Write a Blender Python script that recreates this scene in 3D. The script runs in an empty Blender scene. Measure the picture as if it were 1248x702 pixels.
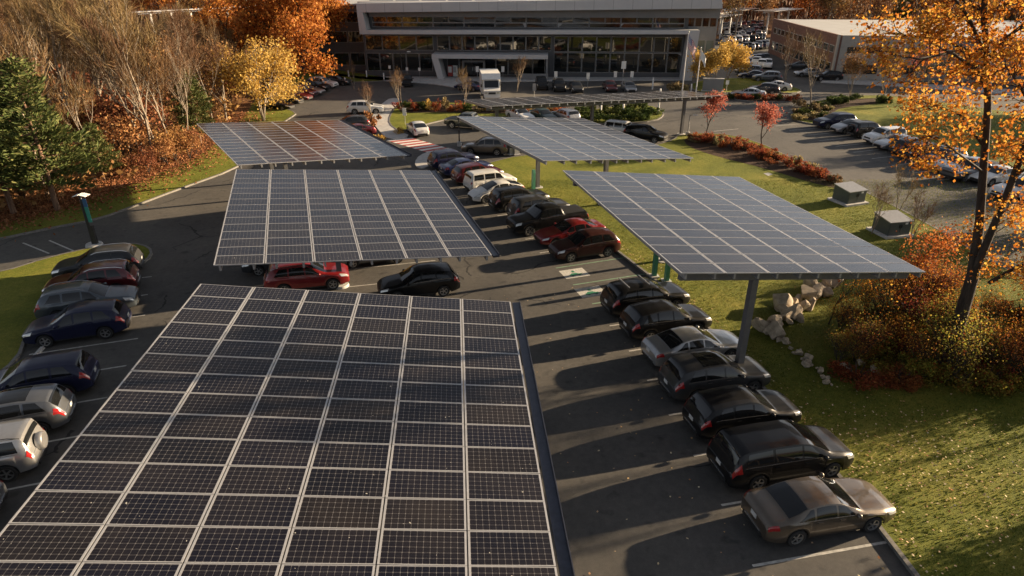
import bpy, bmesh, math, random
import numpy as np
from mathutils import Vector, Matrix

# ------------------------------------------------------------------ camera, sky, sun
S = bpy.context.scene
COL = S.collection
R = math.radians
CAM_H, F_PX, CX, CY = 17.0, 800.0, 624.0, 351.0
PITCH = math.atan(388.0 / F_PX)
cam = bpy.data.cameras.new('camera'); cam_o = bpy.data.objects.new('camera', cam); COL.objects.link(cam_o)
cam.sensor_width = 36; cam.lens = F_PX / 1248 * 36; cam.clip_start = 0.5; cam.clip_end = 3000
cam_o.location = (0, 0, CAM_H); cam_o.rotation_euler = (R(90) - PITCH, 0, 0)
S.camera = cam_o
SUN_EL = R(12.6); SUN_AZ = math.atan2(0.943, 0.334)      # azimuth from +Y towards +X
world = bpy.data.worlds.new('World'); S.world = world; world.use_nodes = True
nt = world.node_tree; nt.nodes.clear()
sky = nt.nodes.new('ShaderNodeTexSky'); sky.sky_type = 'NISHITA'; sky.sun_disc = False
sky.sun_elevation = SUN_EL; sky.sun_rotation = SUN_AZ; sky.air_density = 0.6; sky.dust_density = 1.3
bg = nt.nodes.new('ShaderNodeBackground'); bg.inputs[1].default_value = 0.05
wo = nt.nodes.new('ShaderNodeOutputWorld')
hsv = nt.nodes.new('ShaderNodeHueSaturation'); hsv.inputs['Saturation'].default_value = 0.38
nt.links.new(sky.outputs[0], hsv.inputs['Color']); nt.links.new(hsv.outputs[0], bg.inputs[0]); nt.links.new(bg.outputs[0], wo.inputs[0])
sl = bpy.data.lights.new('sun', 'SUN'); sl.energy = 5.0; sl.angle = R(0.6); sl.color = (1.0, 0.76, 0.49)
so = bpy.data.objects.new('sun', sl); COL.objects.link(so)
sdir = Vector((math.sin(SUN_AZ) * math.cos(SUN_EL), math.cos(SUN_AZ) * math.cos(SUN_EL), math.sin(SUN_EL)))
so.rotation_euler = sdir.to_track_quat('Z', 'Y').to_euler(); so.location = (60, 30, 60)
S.view_settings.view_transform = 'Standard'; S.view_settings.look = 'None'
S.view_settings.exposure = 1.62; S.view_settings.gamma = 1; S.view_settings.use_curve_mapping = False
S.cycles.max_bounces = 5; S.cycles.diffuse_bounces = 2; S.cycles.glossy_bounces = 3
S.cycles.transmission_bounces = 3; S.cycles.use_denoising = True

RNG = random.Random(7)
CP, SP = math.cos(PITCH), math.sin(PITCH)

def ray(px, py):
    d = py - CY
    return Vector((px - CX, F_PX * CP - d * SP, -(F_PX * SP + d * CP)))
def at(px, py, z=0.0):
    """the ground point (height z) the photograph shows at this pixel"""
    r = ray(px, py); t = (z - CAM_H) / r.z
    return Vector((r.x * t, r.y * t, z))
def atY(px, py, Y):
    r = ray(px, py); t = Y / r.y
    return Vector((r.x * t, Y, CAM_H + r.z * t))

# ------------------------------------------------------------------ object helpers
def tag(o, label=None, cat=None, group=None, kind=None):
    if label: o['label'] = label
    if cat: o['category'] = cat
    if group: o['group'] = group
    if kind: o['kind'] = kind
    return o
def empty(name, loc=(0, 0, 0), rz=0.0):
    o = bpy.data.objects.new(name, None); COL.objects.link(o)
    o.location = loc; o.rotation_euler = (0, 0, rz); o.empty_display_size = 0.3
    return o
def link_mesh(name, me, parent=None):
    o = bpy.data.objects.new(name, me); COL.objects.link(o)
    if parent: o.parent = parent
    return o
def copy_tree(o, parent=None):
    c = o.copy(); COL.objects.link(c); c.parent = parent
    for ch in list(o.children): copy_tree(ch, c)
    return c

class MB:
    def __init__(s): s.v = []; s.f = []; s.m = []
    def add(s, vs, fs, m=0):
        b = len(s.v); s.v += [tuple(p) for p in vs]
        for f in fs: s.f.append(tuple(i + b for i in f)); s.m.append(m)
    def box(s, c, d, rz=0.0, m=0, rot=None):
        x, y, z = d[0] / 2, d[1] / 2, d[2] / 2
        M = rot if rot is not None else Matrix.Rotation(rz, 3, 'Z')
        vs = [Vector(c) + M @ Vector((a * x, b * y, e * z)) for a in (-1, 1) for b in (-1, 1) for e in (-1, 1)]
        s.add(vs, [(0, 1, 3, 2), (4, 6, 7, 5), (0, 4, 5, 1), (2, 3, 7, 6), (0, 2, 6, 4), (1, 5, 7, 3)], m)
    def tube(s, pts, rad, n=6, m=0, cap=True):
        pts = [Vector(p) for p in pts]
        if not hasattr(rad, '__len__'): rad = [rad] * len(pts)
        rings = []; up = None
        for i, p in enumerate(pts):
            a = pts[max(i - 1, 0)]; b = pts[min(i + 1, len(pts) - 1)]
            t = (b - a).normalized()
            if up is None: up = t.orthogonal().normalized()
            up = (up - t * up.dot(t))
            up = up.normalized() if up.length > 1e-6 else t.orthogonal().normalized()
            w = t.cross(up)
            rings.append([p + (up * math.cos(2 * math.pi * k / n) + w * math.sin(2 * math.pi * k / n)) * rad[i] for k in range(n)])
        vs = [q for r_ in rings for q in r_]
        fs = [(i * n + k, i * n + (k + 1) % n, (i + 1) * n + (k + 1) % n, (i + 1) * n + k) for i in range(len(pts) - 1) for k in range(n)]
        if cap: fs += [tuple(range(n))[::-1], tuple((len(pts) - 1) * n + k for k in range(n))]
        s.add(vs, fs, m)
    def prism(s, poly, axis0, axis1, ext, origin=(0, 0, 0), m=0):
        """polygon in the plane of axis0/axis1, pushed along ext"""
        o = Vector(origin); a0 = Vector(axis0); a1 = Vector(axis1); e = Vector(ext); n = len(poly)
        vs = [o + a0 * p + a1 * q for p, q in poly]; vs += [v + e for v in vs]
        s.add(vs, [tuple(range(n)), tuple(range(2 * n - 1, n - 1, -1))] + [(i, i + n, (i + 1) % n + n, (i + 1) % n) for i in range(n)], m)
    def lathe(s, prof, n=24, m=0, M=None):
        """prof: (radius, height) about Z, M a matrix"""
        M = M or Matrix.Identity(4); k = len(prof); vs = []
        for j in range(n):
            a = 2 * math.pi * j / n
            for r_, h in prof: vs.append(M @ Vector((r_ * math.cos(a), r_ * math.sin(a), h)))
        s.add(vs, [(j * k + i, ((j + 1) % n) * k + i, ((j + 1) % n) * k + i + 1, j * k + i + 1) for j in range(n) for i in range(k - 1)], m)
    def mesh(s, name, mats, smooth=None):
        me = bpy.data.meshes.new(name); me.from_pydata(s.v, [], s.f)
        for m in (mats if isinstance(mats, (list, tuple)) else [mats]): me.materials.append(m)
        me.polygons.foreach_set('material_index', s.m)
        bm = bmesh.new(); bm.from_mesh(me); bmesh.ops.recalc_face_normals(bm, faces=bm.faces); bm.to_mesh(me); bm.free()
        if smooth is not None:
            me.shade_smooth(); me.set_sharp_from_angle(angle=R(smooth))
        me.update(); return me
    def build(s, name, mats, parent=None, smooth=None):
        return link_mesh(name, s.mesh(name, mats, smooth), parent)

def quads_mesh(name, V, mat):
    """V: (N,4,3) array of loose quads"""
    N = len(V); me = bpy.data.meshes.new(name)
    me.vertices.add(4 * N); me.vertices.foreach_set('co', np.ascontiguousarray(V, dtype=np.float32).ravel())
    me.loops.add(4 * N); me.loops.foreach_set('vertex_index', np.arange(4 * N, dtype=np.int32))
    me.polygons.add(N); me.polygons.foreach_set('loop_start', np.arange(0, 4 * N, 4, dtype=np.int32))
    me.polygons.foreach_set('loop_total', np.full(N, 4, dtype=np.int32))
    for m in (mat if isinstance(mat, (list, tuple)) else [mat]): me.materials.append(m)
    me.update(); me.validate(); return me

# ------------------------------------------------------------------ materials
def newmat(name):
    m = bpy.data.materials.new(name); m.use_nodes = True
    return m, m.node_tree, m.node_tree.nodes['Principled BSDF']
def setc(i, c): i.default_value = (c[0], c[1], c[2], 1)
def ramp(nt_, stops, interp='LINEAR'):
    n = nt_.nodes.new('ShaderNodeValToRGB'); n.color_ramp.interpolation = interp
    e = n.color_ramp.elements
    while len(e) < len(stops): e.new(0.5)
    for k, (p, c) in enumerate(stops): e[k].position = p; e[k].color = (c[0], c[1], c[2], 1)
    return n
def noise(nt_, scale, detail=4, rough=0.6, coord='Object', vec=None):
    n = nt_.nodes.new('ShaderNodeTexNoise'); n.inputs['Scale'].default_value = scale
    n.inputs['Detail'].default_value = detail; n.inputs['Roughness'].default_value = rough
    if vec is None:
        t = nt_.nodes.new('ShaderNodeTexCoord'); vec = t.outputs[coord]
    nt_.links.new(vec, n.inputs['Vector']); return n
def mixc(nt_, a, b, fac, mode='MIX'):
    n = nt_.nodes.new('ShaderNodeMix'); n.data_type = 'RGBA'; n.blend_type = mode
    for s_, v in ((n.inputs[0], fac), (n.inputs[6], a), (n.inputs[7], b)):
        if isinstance(v, (int, float)): s_.default_value = v
        elif isinstance(v, (tuple, list)): s_.default_value = (v[0], v[1], v[2], 1)
        else: nt_.links.new(v, s_)
    return n.outputs[2]
def math_(nt_, op, a, b=None):
    n = nt_.nodes.new('ShaderNodeMath'); n.operation = op
    for k, v in ((0, a), (1, b)):
        if v is None: continue
        if isinstance(v, (int, float)): n.inputs[k].default_value = v
        else: nt_.links.new(v, n.inputs[k])
    return n.outputs[0]
def bump(nt_, p, h, strength=0.3, dist=0.05):
    b = nt_.nodes.new('ShaderNodeBump'); b.inputs['Strength'].default_value = strength; b.inputs['Distance'].default_value = dist
    nt_.links.new(h, b.inputs['Height']); nt_.links.new(b.outputs[0], p.inputs['Normal'])
def simple(name, c, rough=0.6, metal=0.0, var=0.15, scale=6.0, coat=0.0, spec=None):
    m, t, p = newmat(name)
    n = noise(t, scale, 5)
    rp = ramp(t, [(0.3, [x * (1 - var) for x in c]), (0.7, [min(1, x * (1 + var)) for x in c])])
    t.links.new(n.outputs[0], rp.inputs[0]); t.links.new(rp.outputs[0], p.inputs['Base Color'])
    p.inputs['Roughness'].default_value = rough; p.inputs['Metallic'].default_value = metal
    if coat: p.inputs['Coat Weight'].default_value = coat; p.inputs['Coat Roughness'].default_value = 0.05
    if spec is not None: p.inputs['Specular IOR Level'].default_value = spec
    return m
def asphalt_mat():
    m, t, p = newmat('asphalt')
    a = noise(t, 0.25, 6, 0.65); b = noise(t, 40, 3, 0.7)
    r1 = ramp(t, [(0.3, (0.064, 0.061, 0.058)), (0.7, (0.102, 0.096, 0.087))]); t.links.new(a.outputs[0], r1.inputs[0])
    r2 = ramp(t, [(0.3, (0.75, 0.75, 0.75)), (0.7, (1.25, 1.25, 1.25))]); t.links.new(b.outputs[0], r2.inputs[0])
    c = mixc(t, r1.outputs[0], r2.outputs[0], 1.0, 'MULTIPLY')
    # tar-sealed cracks
    w = noise(t, 0.5, 3); tc = t.nodes.new('ShaderNodeTexCoord')
    dv = t.nodes.new('ShaderNodeVectorMath'); dv.operation = 'MULTIPLY_ADD'
    t.links.new(w.outputs[1], dv.inputs[0]); dv.inputs[1].default_value = (1.6, 1.6, 0); t.links.new(tc.outputs['Object'], dv.inputs[2])
    vo = t.nodes.new('ShaderNodeTexVoronoi'); vo.feature = 'DISTANCE_TO_EDGE'; vo.inputs['Scale'].default_value = 0.085
    t.links.new(dv.outputs[0], vo.inputs['Vector'])
    k = math_(t, 'LESS_THAN', vo.outputs['Distance'], 0.0035)
    pn = noise(t, 0.12, 2); k2 = math_(t, 'MULTIPLY', k, math_(t, 'GREATER_THAN', pn.outputs[0], 0.47))
    c = mixc(t, c, (0.02, 0.02, 0.02), k2)
    # oil drips and stains
    st = noise(t, 1.3, 3, 0.5); sr = ramp(t, [(0.60, (0, 0, 0)), (0.72, (0.75, 0.75, 0.75))]); t.links.new(st.outputs[0], sr.inputs[0])
    c = mixc(t, c, (0.032, 0.031, 0.031), sr.outputs[0])
    pv = t.nodes.new('ShaderNodeTexVoronoi'); pv.feature = 'F1'; pv.distance = 'CHEBYCHEV'; pv.inputs['Scale'].default_value = 0.11; t.links.new(tc.outputs['Object'], pv.inputs['Vector'])
    ps = t.nodes.new('ShaderNodeSeparateColor'); t.links.new(pv.outputs['Color'], ps.inputs[0]); pr = ramp(t, [(0.0, (0.82, 0.82, 0.83)), (0.5, (1.0, 1.0, 1.0)), (1.0, (1.14, 1.12, 1.08))]); t.links.new(ps.outputs[0], pr.inputs[0])
    c = mixc(t, c, pr.outputs[0], 1.0, 'MULTIPLY')
    mt = noise(t, 3.2, 6, 0.8); mr = ramp(t, [(0.35, (0.8, 0.8, 0.8)), (0.65, (1.18, 1.17, 1.15))]); t.links.new(mt.outputs[0], mr.inputs[0]); c = mixc(t, c, mr.outputs[0], 1.0, 'MULTIPLY')
    t.links.new(c, p.inputs['Base Color']); p.inputs['Roughness'].default_value = 0.85
    bump(t, p, b.outputs[0], 0.35, 0.02)
    return m
def lawn_mat(name, cols, litter=0.0):
    m, t, p = newmat(name)
    a = noise(t, 0.22, 5, 0.6); b = noise(t, 5, 5, 0.75); f = noise(t, 28, 3, 0.8)
    r1 = ramp(t, [(0.3, cols[0]), (0.5, cols[1]), (0.7, cols[2])])
    mx = math_(t, 'ADD', math_(t, 'MULTIPLY', a.outputs[0], 0.55), math_(t, 'MULTIPLY', b.outputs[0], 0.45)); t.links.new(mx, r1.inputs[0])
    r2 = ramp(t, [(0.25, (0.45, 0.45, 0.45)), (0.75, (1.5, 1.5, 1.5))]); t.links.new(f.outputs[0], r2.inputs[0])
    c = mixc(t, r1.outputs[0], r2.outputs[0], 1.0, 'MULTIPLY')
    if litter > 0:
        vo = t.nodes.new('ShaderNodeTexVoronoi'); vo.inputs['Scale'].default_value = 7.0
        tc = t.nodes.new('ShaderNodeTexCoord'); t.links.new(tc.outputs['Object'], vo.inputs['Vector'])
        sx = t.nodes.new('ShaderNodeSeparateColor'); t.links.new(vo.outputs['Color'], sx.inputs[0])
        lr = ramp(t, [(0, (0.10, 0.045, 0.018)), (0.4, (0.22, 0.09, 0.03)), (0.75, (0.34, 0.16, 0.06)), (1, (0.16, 0.09, 0.05))]); t.links.new(sx.outputs[0], lr.inputs[0])
        pn = noise(t, 0.5, 4, 0.7); k = math_(t, 'LESS_THAN', math_(t, 'ADD', math_(t, 'MULTIPLY', sx.outputs[1], 0.5), math_(t, 'MULTIPLY', pn.outputs[0], 0.5)), litter)
        c = mixc(t, c, lr.outputs[0], k)
    t.links.new(c, p.inputs['Base Color']); p.inputs['Roughness'].default_value = 0.95; p.inputs['Specular IOR Level'].default_value = 0.2
    bump(t, p, f.outputs[0], 0.9, 0.08)
    return m
def leaf_mat(name, cols, trans=0.45, vary=1.0):
    m, t, p = newmat(name)
    g = t.nodes.new('ShaderNodeNewGeometry'); n = len(cols)
    r1 = ramp(t, [(k / max(1, n - 1), c) for k, c in enumerate(cols)]); t.links.new(g.outputs['Random Per Island'], r1.inputs[0])
    oi = t.nodes.new('ShaderNodeObjectInfo')
    hs = t.nodes.new('ShaderNodeHueSaturation'); t.links.new(r1.outputs[0], hs.inputs['Color'])
    t.links.new(math_(t, 'ADD', math_(t, 'MULTIPLY', oi.outputs['Random'], 0.045 * vary), 0.5 - 0.022 * vary), hs.inputs['Hue'])
    t.links.new(math_(t, 'ADD', math_(t, 'MULTIPLY', oi.outputs['Random'], 0.5 * vary), 1.0 - 0.25 * vary), hs.inputs['Value'])
    c = hs.outputs[0]
    t.links.new(c, p.inputs['Base Color']); p.inputs['Roughness'].default_value = 0.7; p.inputs['Specular IOR Level'].default_value = 0.15
    tr = t.nodes.new('ShaderNodeBsdfTranslucent'); t.links.new(c, tr.inputs[0])
    mx = t.nodes.new('ShaderNodeMixShader'); mx.inputs[0].default_value = trans
    t.links.new(p.outputs[0], mx.inputs[1]); t.links.new(tr.outputs[0], mx.inputs[2])
    t.links.new(mx.outputs[0], t.nodes['Material Output'].inputs[0])
    return m
def bark_mat(name, a, b):
    m, t, p = newmat(name)
    tc = t.nodes.new('ShaderNodeTexCoord'); mp = t.nodes.new('ShaderNodeMapping'); mp.inputs['Scale'].default_value = (1, 1, 0.15)
    t.links.new(tc.outputs['Object'], mp.inputs['Vector'])
    n = noise(t, 9, 6, 0.7, vec=mp.outputs[0]); r1 = ramp(t, [(0.35, a), (0.65, b)]); t.links.new(n.outputs[0], r1.inputs[0])
    t.links.new(r1.outputs[0], p.inputs['Base Color']); p.inputs['Roughness'].default_value = 0.9
    bump(t, p, n.outputs[0], 0.6, 0.05); return m
def cell_mat():
    """monocrystalline cells: pale grid, chamfered corners, busbars"""
    m, t, p = newmat('solar_cells')
    tc = t.nodes.new('ShaderNodeTexCoord'); sx = t.nodes.new('ShaderNodeSeparateXYZ'); t.links.new(tc.outputs['Object'], sx.inputs[0])
    def fr(o, n_, size):
        a = math_(t, 'ADD', math_(t, 'MULTIPLY', o, n_ / size), 20.0 + 0.0)
        fx = math_(t, 'FRACT', a); return fx, math_(t, 'ABSOLUTE', math_(t, 'SUBTRACT', fx, 0.5))
    fx, ax = fr(sx.outputs[0], 12, 1.88); fy, ay = fr(sx.outputs[1], 6, 0.944)
    line = math_(t, 'MAXIMUM', math_(t, 'GREATER_THAN', ax, 0.483), math_(t, 'GREATER_THAN', ay, 0.483))
    dia = math_(t, 'GREATER_THAN', math_(t, 'ADD', ax, ay), 0.875)
    k = math_(t, 'MAXIMUM', line, dia)
    bus = math_(t, 'LESS_THAN', math_(t, 'ABSOLUTE', math_(t, 'SUBTRACT', math_(t, 'FRACT', math_(t, 'MULTIPLY', fy, 3.0)), 0.5)), 0.03)
    oi = t.nodes.new('ShaderNodeObjectInfo'); rr = ramp(t, [(0, (0.005, 0.005, 0.008)), (0.5, (0.006, 0.006, 0.012)), (1, (0.011, 0.009, 0.009))]); t.links.new(oi.outputs['Random'], rr.inputs[0])
    c = mixc(t, rr.outputs[0], (0.03, 0.03, 0.035), bus)
    c = mixc(t, c, (0.145, 0.14, 0.14), k)
    t.links.new(c, p.inputs['Base Color'])
    ge = t.nodes.new('ShaderNodeNewGeometry'); du = noise(t, 0.45, 6, 0.7, vec=ge.outputs['Position']); dr = ramp(t, [(0.42, (0, 0, 0)), (0.75, (0.09, 0.09, 0.09))]); t.links.new(du.outputs[0], dr.inputs[0]); c = mixc(t, c, (0.16, 0.13, 0.10), dr.outputs[0]); t.links.new(c, p.inputs['Base Color'])
    sp = noise(t, 9.0, 2, 0.5, vec=ge.outputs['Position']); spm = math_(t, 'GREATER_THAN', sp.outputs[0], 0.765); c = mixc(t, c, (0.4, 0.38, 0.34), spm); t.links.new(c, p.inputs['Base Color'])
    d = noise(t, 2.0, 4); rr2 = ramp(t, [(0.3, (0.10,) * 3), (0.7, (0.2,) * 3)]); t.links.new(d.outputs[0], rr2.inputs[0])
    t.links.new(rr2.outputs[0], p.inputs['Roughness']); p.inputs['IOR'].default_value = 1.45
    return m
def paint(name, c, metal=0.3, rough=0.35):
    m, t, p = newmat('car_paint_' + name)
    n = noise(t, 2.0, 4, 0.6); r1 = ramp(t, [(0.3, [x * 0.88 for x in c]), (0.75, [min(1, x * 1.1 + 0.004) for x in c])]); t.links.new(n.outputs[0], r1.inputs[0])
    t.links.new(r1.outputs[0], p.inputs['Base Color']); p.inputs['Metallic'].default_value = metal; p.inputs['Roughness'].default_value = rough
    if max(c) < 0.06: p.inputs['Specular IOR Level'].default_value = 0.15; p.inputs['Metallic'].default_value = 0.0
    p.inputs['Coat Weight'].default_value = 0.5 if max(c) < 0.05 else 1.0; p.inputs['Coat Roughness'].default_value = 0.06
    return m
M = {}
M['asphalt'] = asphalt_mat()
M['lawn'] = lawn_mat('lawn', [(0.06, 0.085, 0.012), (0.15, 0.165, 0.022), (0.29, 0.25, 0.05)], 0.17)
M['woods_floor'] = lawn_mat('woods_floor', [(0.06, 0.035, 0.018), (0.12, 0.065, 0.03), (0.17, 0.10, 0.05)], 0.55)
M['mulch'] = lawn_mat('mulch', [(0.035, 0.022, 0.015), (0.06, 0.036, 0.024), (0.09, 0.055, 0.035)], 0.2)
M['concrete'] = simple('concrete', (0.46, 0.45, 0.43), 0.85, var=0.2, scale=2)
M['kerb'] = simple('kerb_granite', (0.17, 0.16, 0.145), 0.85, var=0.3, scale=9)
M['white_line'] = simple('white_line_paint', (0.42, 0.41, 0.38), 0.8, var=0.35, scale=5)
M['green_line'] = simple('green_line_paint', (0.18, 0.30, 0.2), 0.8, var=0.3, scale=5)
M['red_paint'] = simple('red_road_paint', (0.42, 0.06, 0.05), 0.8, var=0.2)
M['sign_white'] = simple('sign_white', (0.75, 0.74, 0.70), 0.6, var=0.08)
M['worn_white'] = simple('worn_white_paint', (0.50, 0.49, 0.45), 0.85, var=0.35, scale=9)
M['sign_green'] = simple('sign_green', (0.05, 0.22, 0.13), 0.5, var=0.1)
M['cells'] = cell_mat()
M['alu'] = simple('aluminium_frame', (0.47, 0.47, 0.48), 0.42, 0.45, var=0.08)
M['steel'] = simple('painted_steel', (0.13, 0.13, 0.135), 0.5, 0.3, var=0.12)
M['galv'] = simple('galvanised_steel', (0.34, 0.34, 0.34), 0.5, 0.5, var=0.15)
M['dark_gutter'] = simple('dark_gutter', (0.05, 0.055, 0.075), 0.4, 0.4, var=0.2)
M['glass'] = simple('car_glass', (0.010, 0.011, 0.012), 0.05, 0.0, var=0.1, spec=0.7)
M['tyre'] = simple('tyre_rubber', (0.018, 0.018, 0.018), 0.85, var=0.2)
M['rim'] = simple('alloy_rim', (0.45, 0.45, 0.45), 0.35, 0.85, var=0.1)
M['trim'] = simple('black_trim', (0.02, 0.02, 0.021), 0.5, var=0.2)
M['chrome'] = simple('bright_trim', (0.7, 0.7, 0.7), 0.2, 0.9, var=0.05)
M['headlamp'] = simple('headlamp_lens', (0.62, 0.62, 0.6), 0.1, 0.4, var=0.1, coat=1)
M['taillamp'] = simple('tail_lamp_lens', (0.33, 0.015, 0.015), 0.15, 0.0, var=0.2, coat=1)
M['plate'] = simple('licence_plate', (0.6, 0.6, 0.58), 0.5, var=0.1)
M['bark_pale'] = bark_mat('bark_pale', (0.14, 0.11, 0.08), (0.36, 0.30, 0.23))
M['bark_dark'] = bark_mat('bark_dark', (0.018, 0.013, 0.010), (0.055, 0.042, 0.032))
M['bark_pine'] = bark_mat('bark_pine', (0.09, 0.05, 0.03), (0.22, 0.13, 0.08))
M['twig'] = leaf_mat('twigs', [(0.085, 0.05, 0.024), (0.15, 0.095, 0.045), (0.22, 0.15, 0.075), (0.17, 0.085, 0.035)], 0.05)
M['orange'] = leaf_mat('orange_leaves', [(0.14, 0.055, 0.028), (0.26, 0.105, 0.045), (0.36, 0.16, 0.065), (0.40, 0.22, 0.10)], 0.3)
M['oak'] = leaf_mat('oak_leaves', [(0.20, 0.055, 0.015), (0.36, 0.11, 0.025), (0.50, 0.19, 0.04), (0.58, 0.27, 0.07)], 0.4, .4)
M['brown'] = leaf_mat('brown_leaves', [(0.10, 0.045, 0.02), (0.19, 0.09, 0.035), (0.29, 0.15, 0.055), (0.37, 0.22, 0.09)], 0.25)
M['yellow'] = leaf_mat('yellow_leaves', [(0.30, 0.16, 0.03), (0.50, 0.31, 0.065), (0.62, 0.43, 0.12), (0.56, 0.38, 0.12)], 0.4, 0.0)
M['gold'] = leaf_mat('golden_leaves', [(0.22, 0.065, 0.012), (0.36, 0.115, 0.018), (0.50, 0.20, 0.03), (0.62, 0.36, 0.06), (0.38, 0.12, 0.02), (0.64, 0.40, 0.08)], 0.55, 0.0)
M['red'] = leaf_mat('red_leaves', [(0.30, 0.07, 0.05), (0.46, 0.14, 0.095), (0.55, 0.23, 0.15)], 0.4, .3)
M['mixed'] = leaf_mat('mixed_leaves', [(0.06, 0.07, 0.015), (0.20, 0.21, 0.035), (0.38, 0.34, 0.06), (0.24, 0.06, 0.02), (0.16, 0.15, 0.03), (0.5, 0.36, 0.07)], 0.5, .6)
M['darkred'] = leaf_mat('dark_red_leaves', [(0.09, 0.025, 0.014), (0.2, 0.045, 0.022), (0.36, 0.09, 0.035), (0.2, 0.11, 0.04)], 0.4, .6)
M['green'] = leaf_mat('green_leaves', [(0.03, 0.05, 0.012), (0.06, 0.085, 0.02), (0.10, 0.12, 0.03)], 0.3)
M['needles'] = leaf_mat('pine_needles', [(0.035, 0.05, 0.015), (0.075, 0.095, 0.026), (0.14, 0.135, 0.045)], 0.15, .3)
M['strawy'] = leaf_mat('dry_grass_blades', [(0.18, 0.13, 0.06), (0.28, 0.21, 0.10), (0.36, 0.29, 0.15)], 0.3)
M['grass_blades'] = leaf_mat('grass_blades', [(0.045, 0.065, 0.012), (0.10, 0.125, 0.02), (0.17, 0.17, 0.03), (0.26, 0.21, 0.06)], 0.3)
M['fallen'] = leaf_mat('fallen_leaves', [(0.4, 0.22, 0.09), (0.6, 0.44, 0.22), (0.75, 0.64, 0.42), (0.45, 0.18, 0.06)], 0.1)
M['boulder'] = simple('boulder_stone', (0.40, 0.33, 0.24), 0.9, var=0.45, scale=3)
M['utility'] = simple('utility_green', (0.075, 0.09, 0.085), 0.5, 0.1, var=0.1)
M['white_metal'] = simple('white_painted_metal', (0.70, 0.69, 0.66), 0.4, var=0.05)
M['facade_grey'] = simple('facade_dark_grey', (0.085, 0.087, 0.092), 0.6, var=0.1, scale=0.6)
M['facade_mid'] = simple('facade_mid_grey', (0.19, 0.195, 0.20), 0.6, var=0.08, scale=0.6)
M['facade_white'] = simple('facade_white_panel', (0.50, 0.50, 0.50), 0.5, var=0.05, scale=0.5)
M['roof'] = simple('flat_roof_membrane', (0.42, 0.42, 0.41), 0.8, var=0.1, scale=0.4)
M['win'] = simple('window_glass', (0.012, 0.014, 0.014), 0.03, 0.0, var=0.3, scale=0.3, spec=0.9)
M['win_teal'] = simple('window_glass_pale', (0.10, 0.13, 0.125), 0.06, 0.0, var=0.2, scale=0.3, spec=0.9)
def brick_mat():
    m, t, p = newmat('brown_brick')
    tc = t.nodes.new('ShaderNodeTexCoord'); b = t.nodes.new('ShaderNodeTexBrick'); b.inputs['Scale'].default_value = 2.2
    mp = t.nodes.new('ShaderNodeMapping'); mp.inputs['Rotation'].default_value = (R(90), 0, 0); t.links.new(tc.outputs['Object'], mp.inputs[0]); t.links.new(mp.outputs[0], b.inputs['Vector'])
    setc(b.inputs['Color1'], (0.14, 0.06, 0.04)); setc(b.inputs['Color2'], (0.19, 0.085, 0.055)); setc(b.inputs['Mortar'], (0.2, 0.17, 0.15)); b.inputs['Mortar Size'].default_value = 0.012
    t.links.new(b.outputs['Color'], p.inputs['Base Color']); p.inputs['Roughness'].default_value = 0.9; return m
M['brick'] = brick_mat()
M['beige'] = simple('beige_precast', (0.36, 0.34, 0.30), 0.8, var=0.1, scale=1)
M['flag_red'] = simple('flag_red', (0.4, 0.03, 0.04), 0.8); M['flag_blue'] = simple('flag_blue', (0.03, 0.05, 0.2), 0.8); M['flag_white'] = simple('flag_white', (0.75, 0.75, 0.72), 0.8, var=0.05)
M['banner_blue'] = simple('banner_blue', (0.03, 0.10, 0.22), 0.5); M['banner_teal'] = simple('banner_teal', (0.03, 0.25, 0.2), 0.5)
PAINT = {k: paint(k, c, m_, r_) for k, (c, m_, r_) in dict(
    black=((0.006, 0.006, 0.007), 0.0, 0.4), charcoal=((0.035, 0.036, 0.038), 0.4, 0.35), navy=((0.012, 0.014, 0.040), 0.4, 0.3), grey=((0.13, 0.14, 0.155), 0.6, 0.35),
    slate=((0.07, 0.085, 0.10), 0.5, 0.35), silver=((0.42, 0.42, 0.42), 0.7, 0.35), white=((0.72, 0.71, 0.68), 0.0, 0.35), red=((0.20, 0.010, 0.012), 0.2, 0.3),
    maroon_shaded=((0.035, 0.010, 0.008), 0.3, 0.35), maroon=((0.10, 0.008, 0.012), 0.3, 0.3), bronze=((0.12, 0.095, 0.07), 0.6, 0.35), blue=((0.02, 0.03, 0.10), 0.4, 0.3), olive=((0.075, 0.08, 0.06), 0.4, 0.4), taupe=((0.16, 0.135, 0.11), 0.6, 0.35), green=((0.02, 0.04, 0.03), 0.4, 0.3)).items()}

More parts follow.
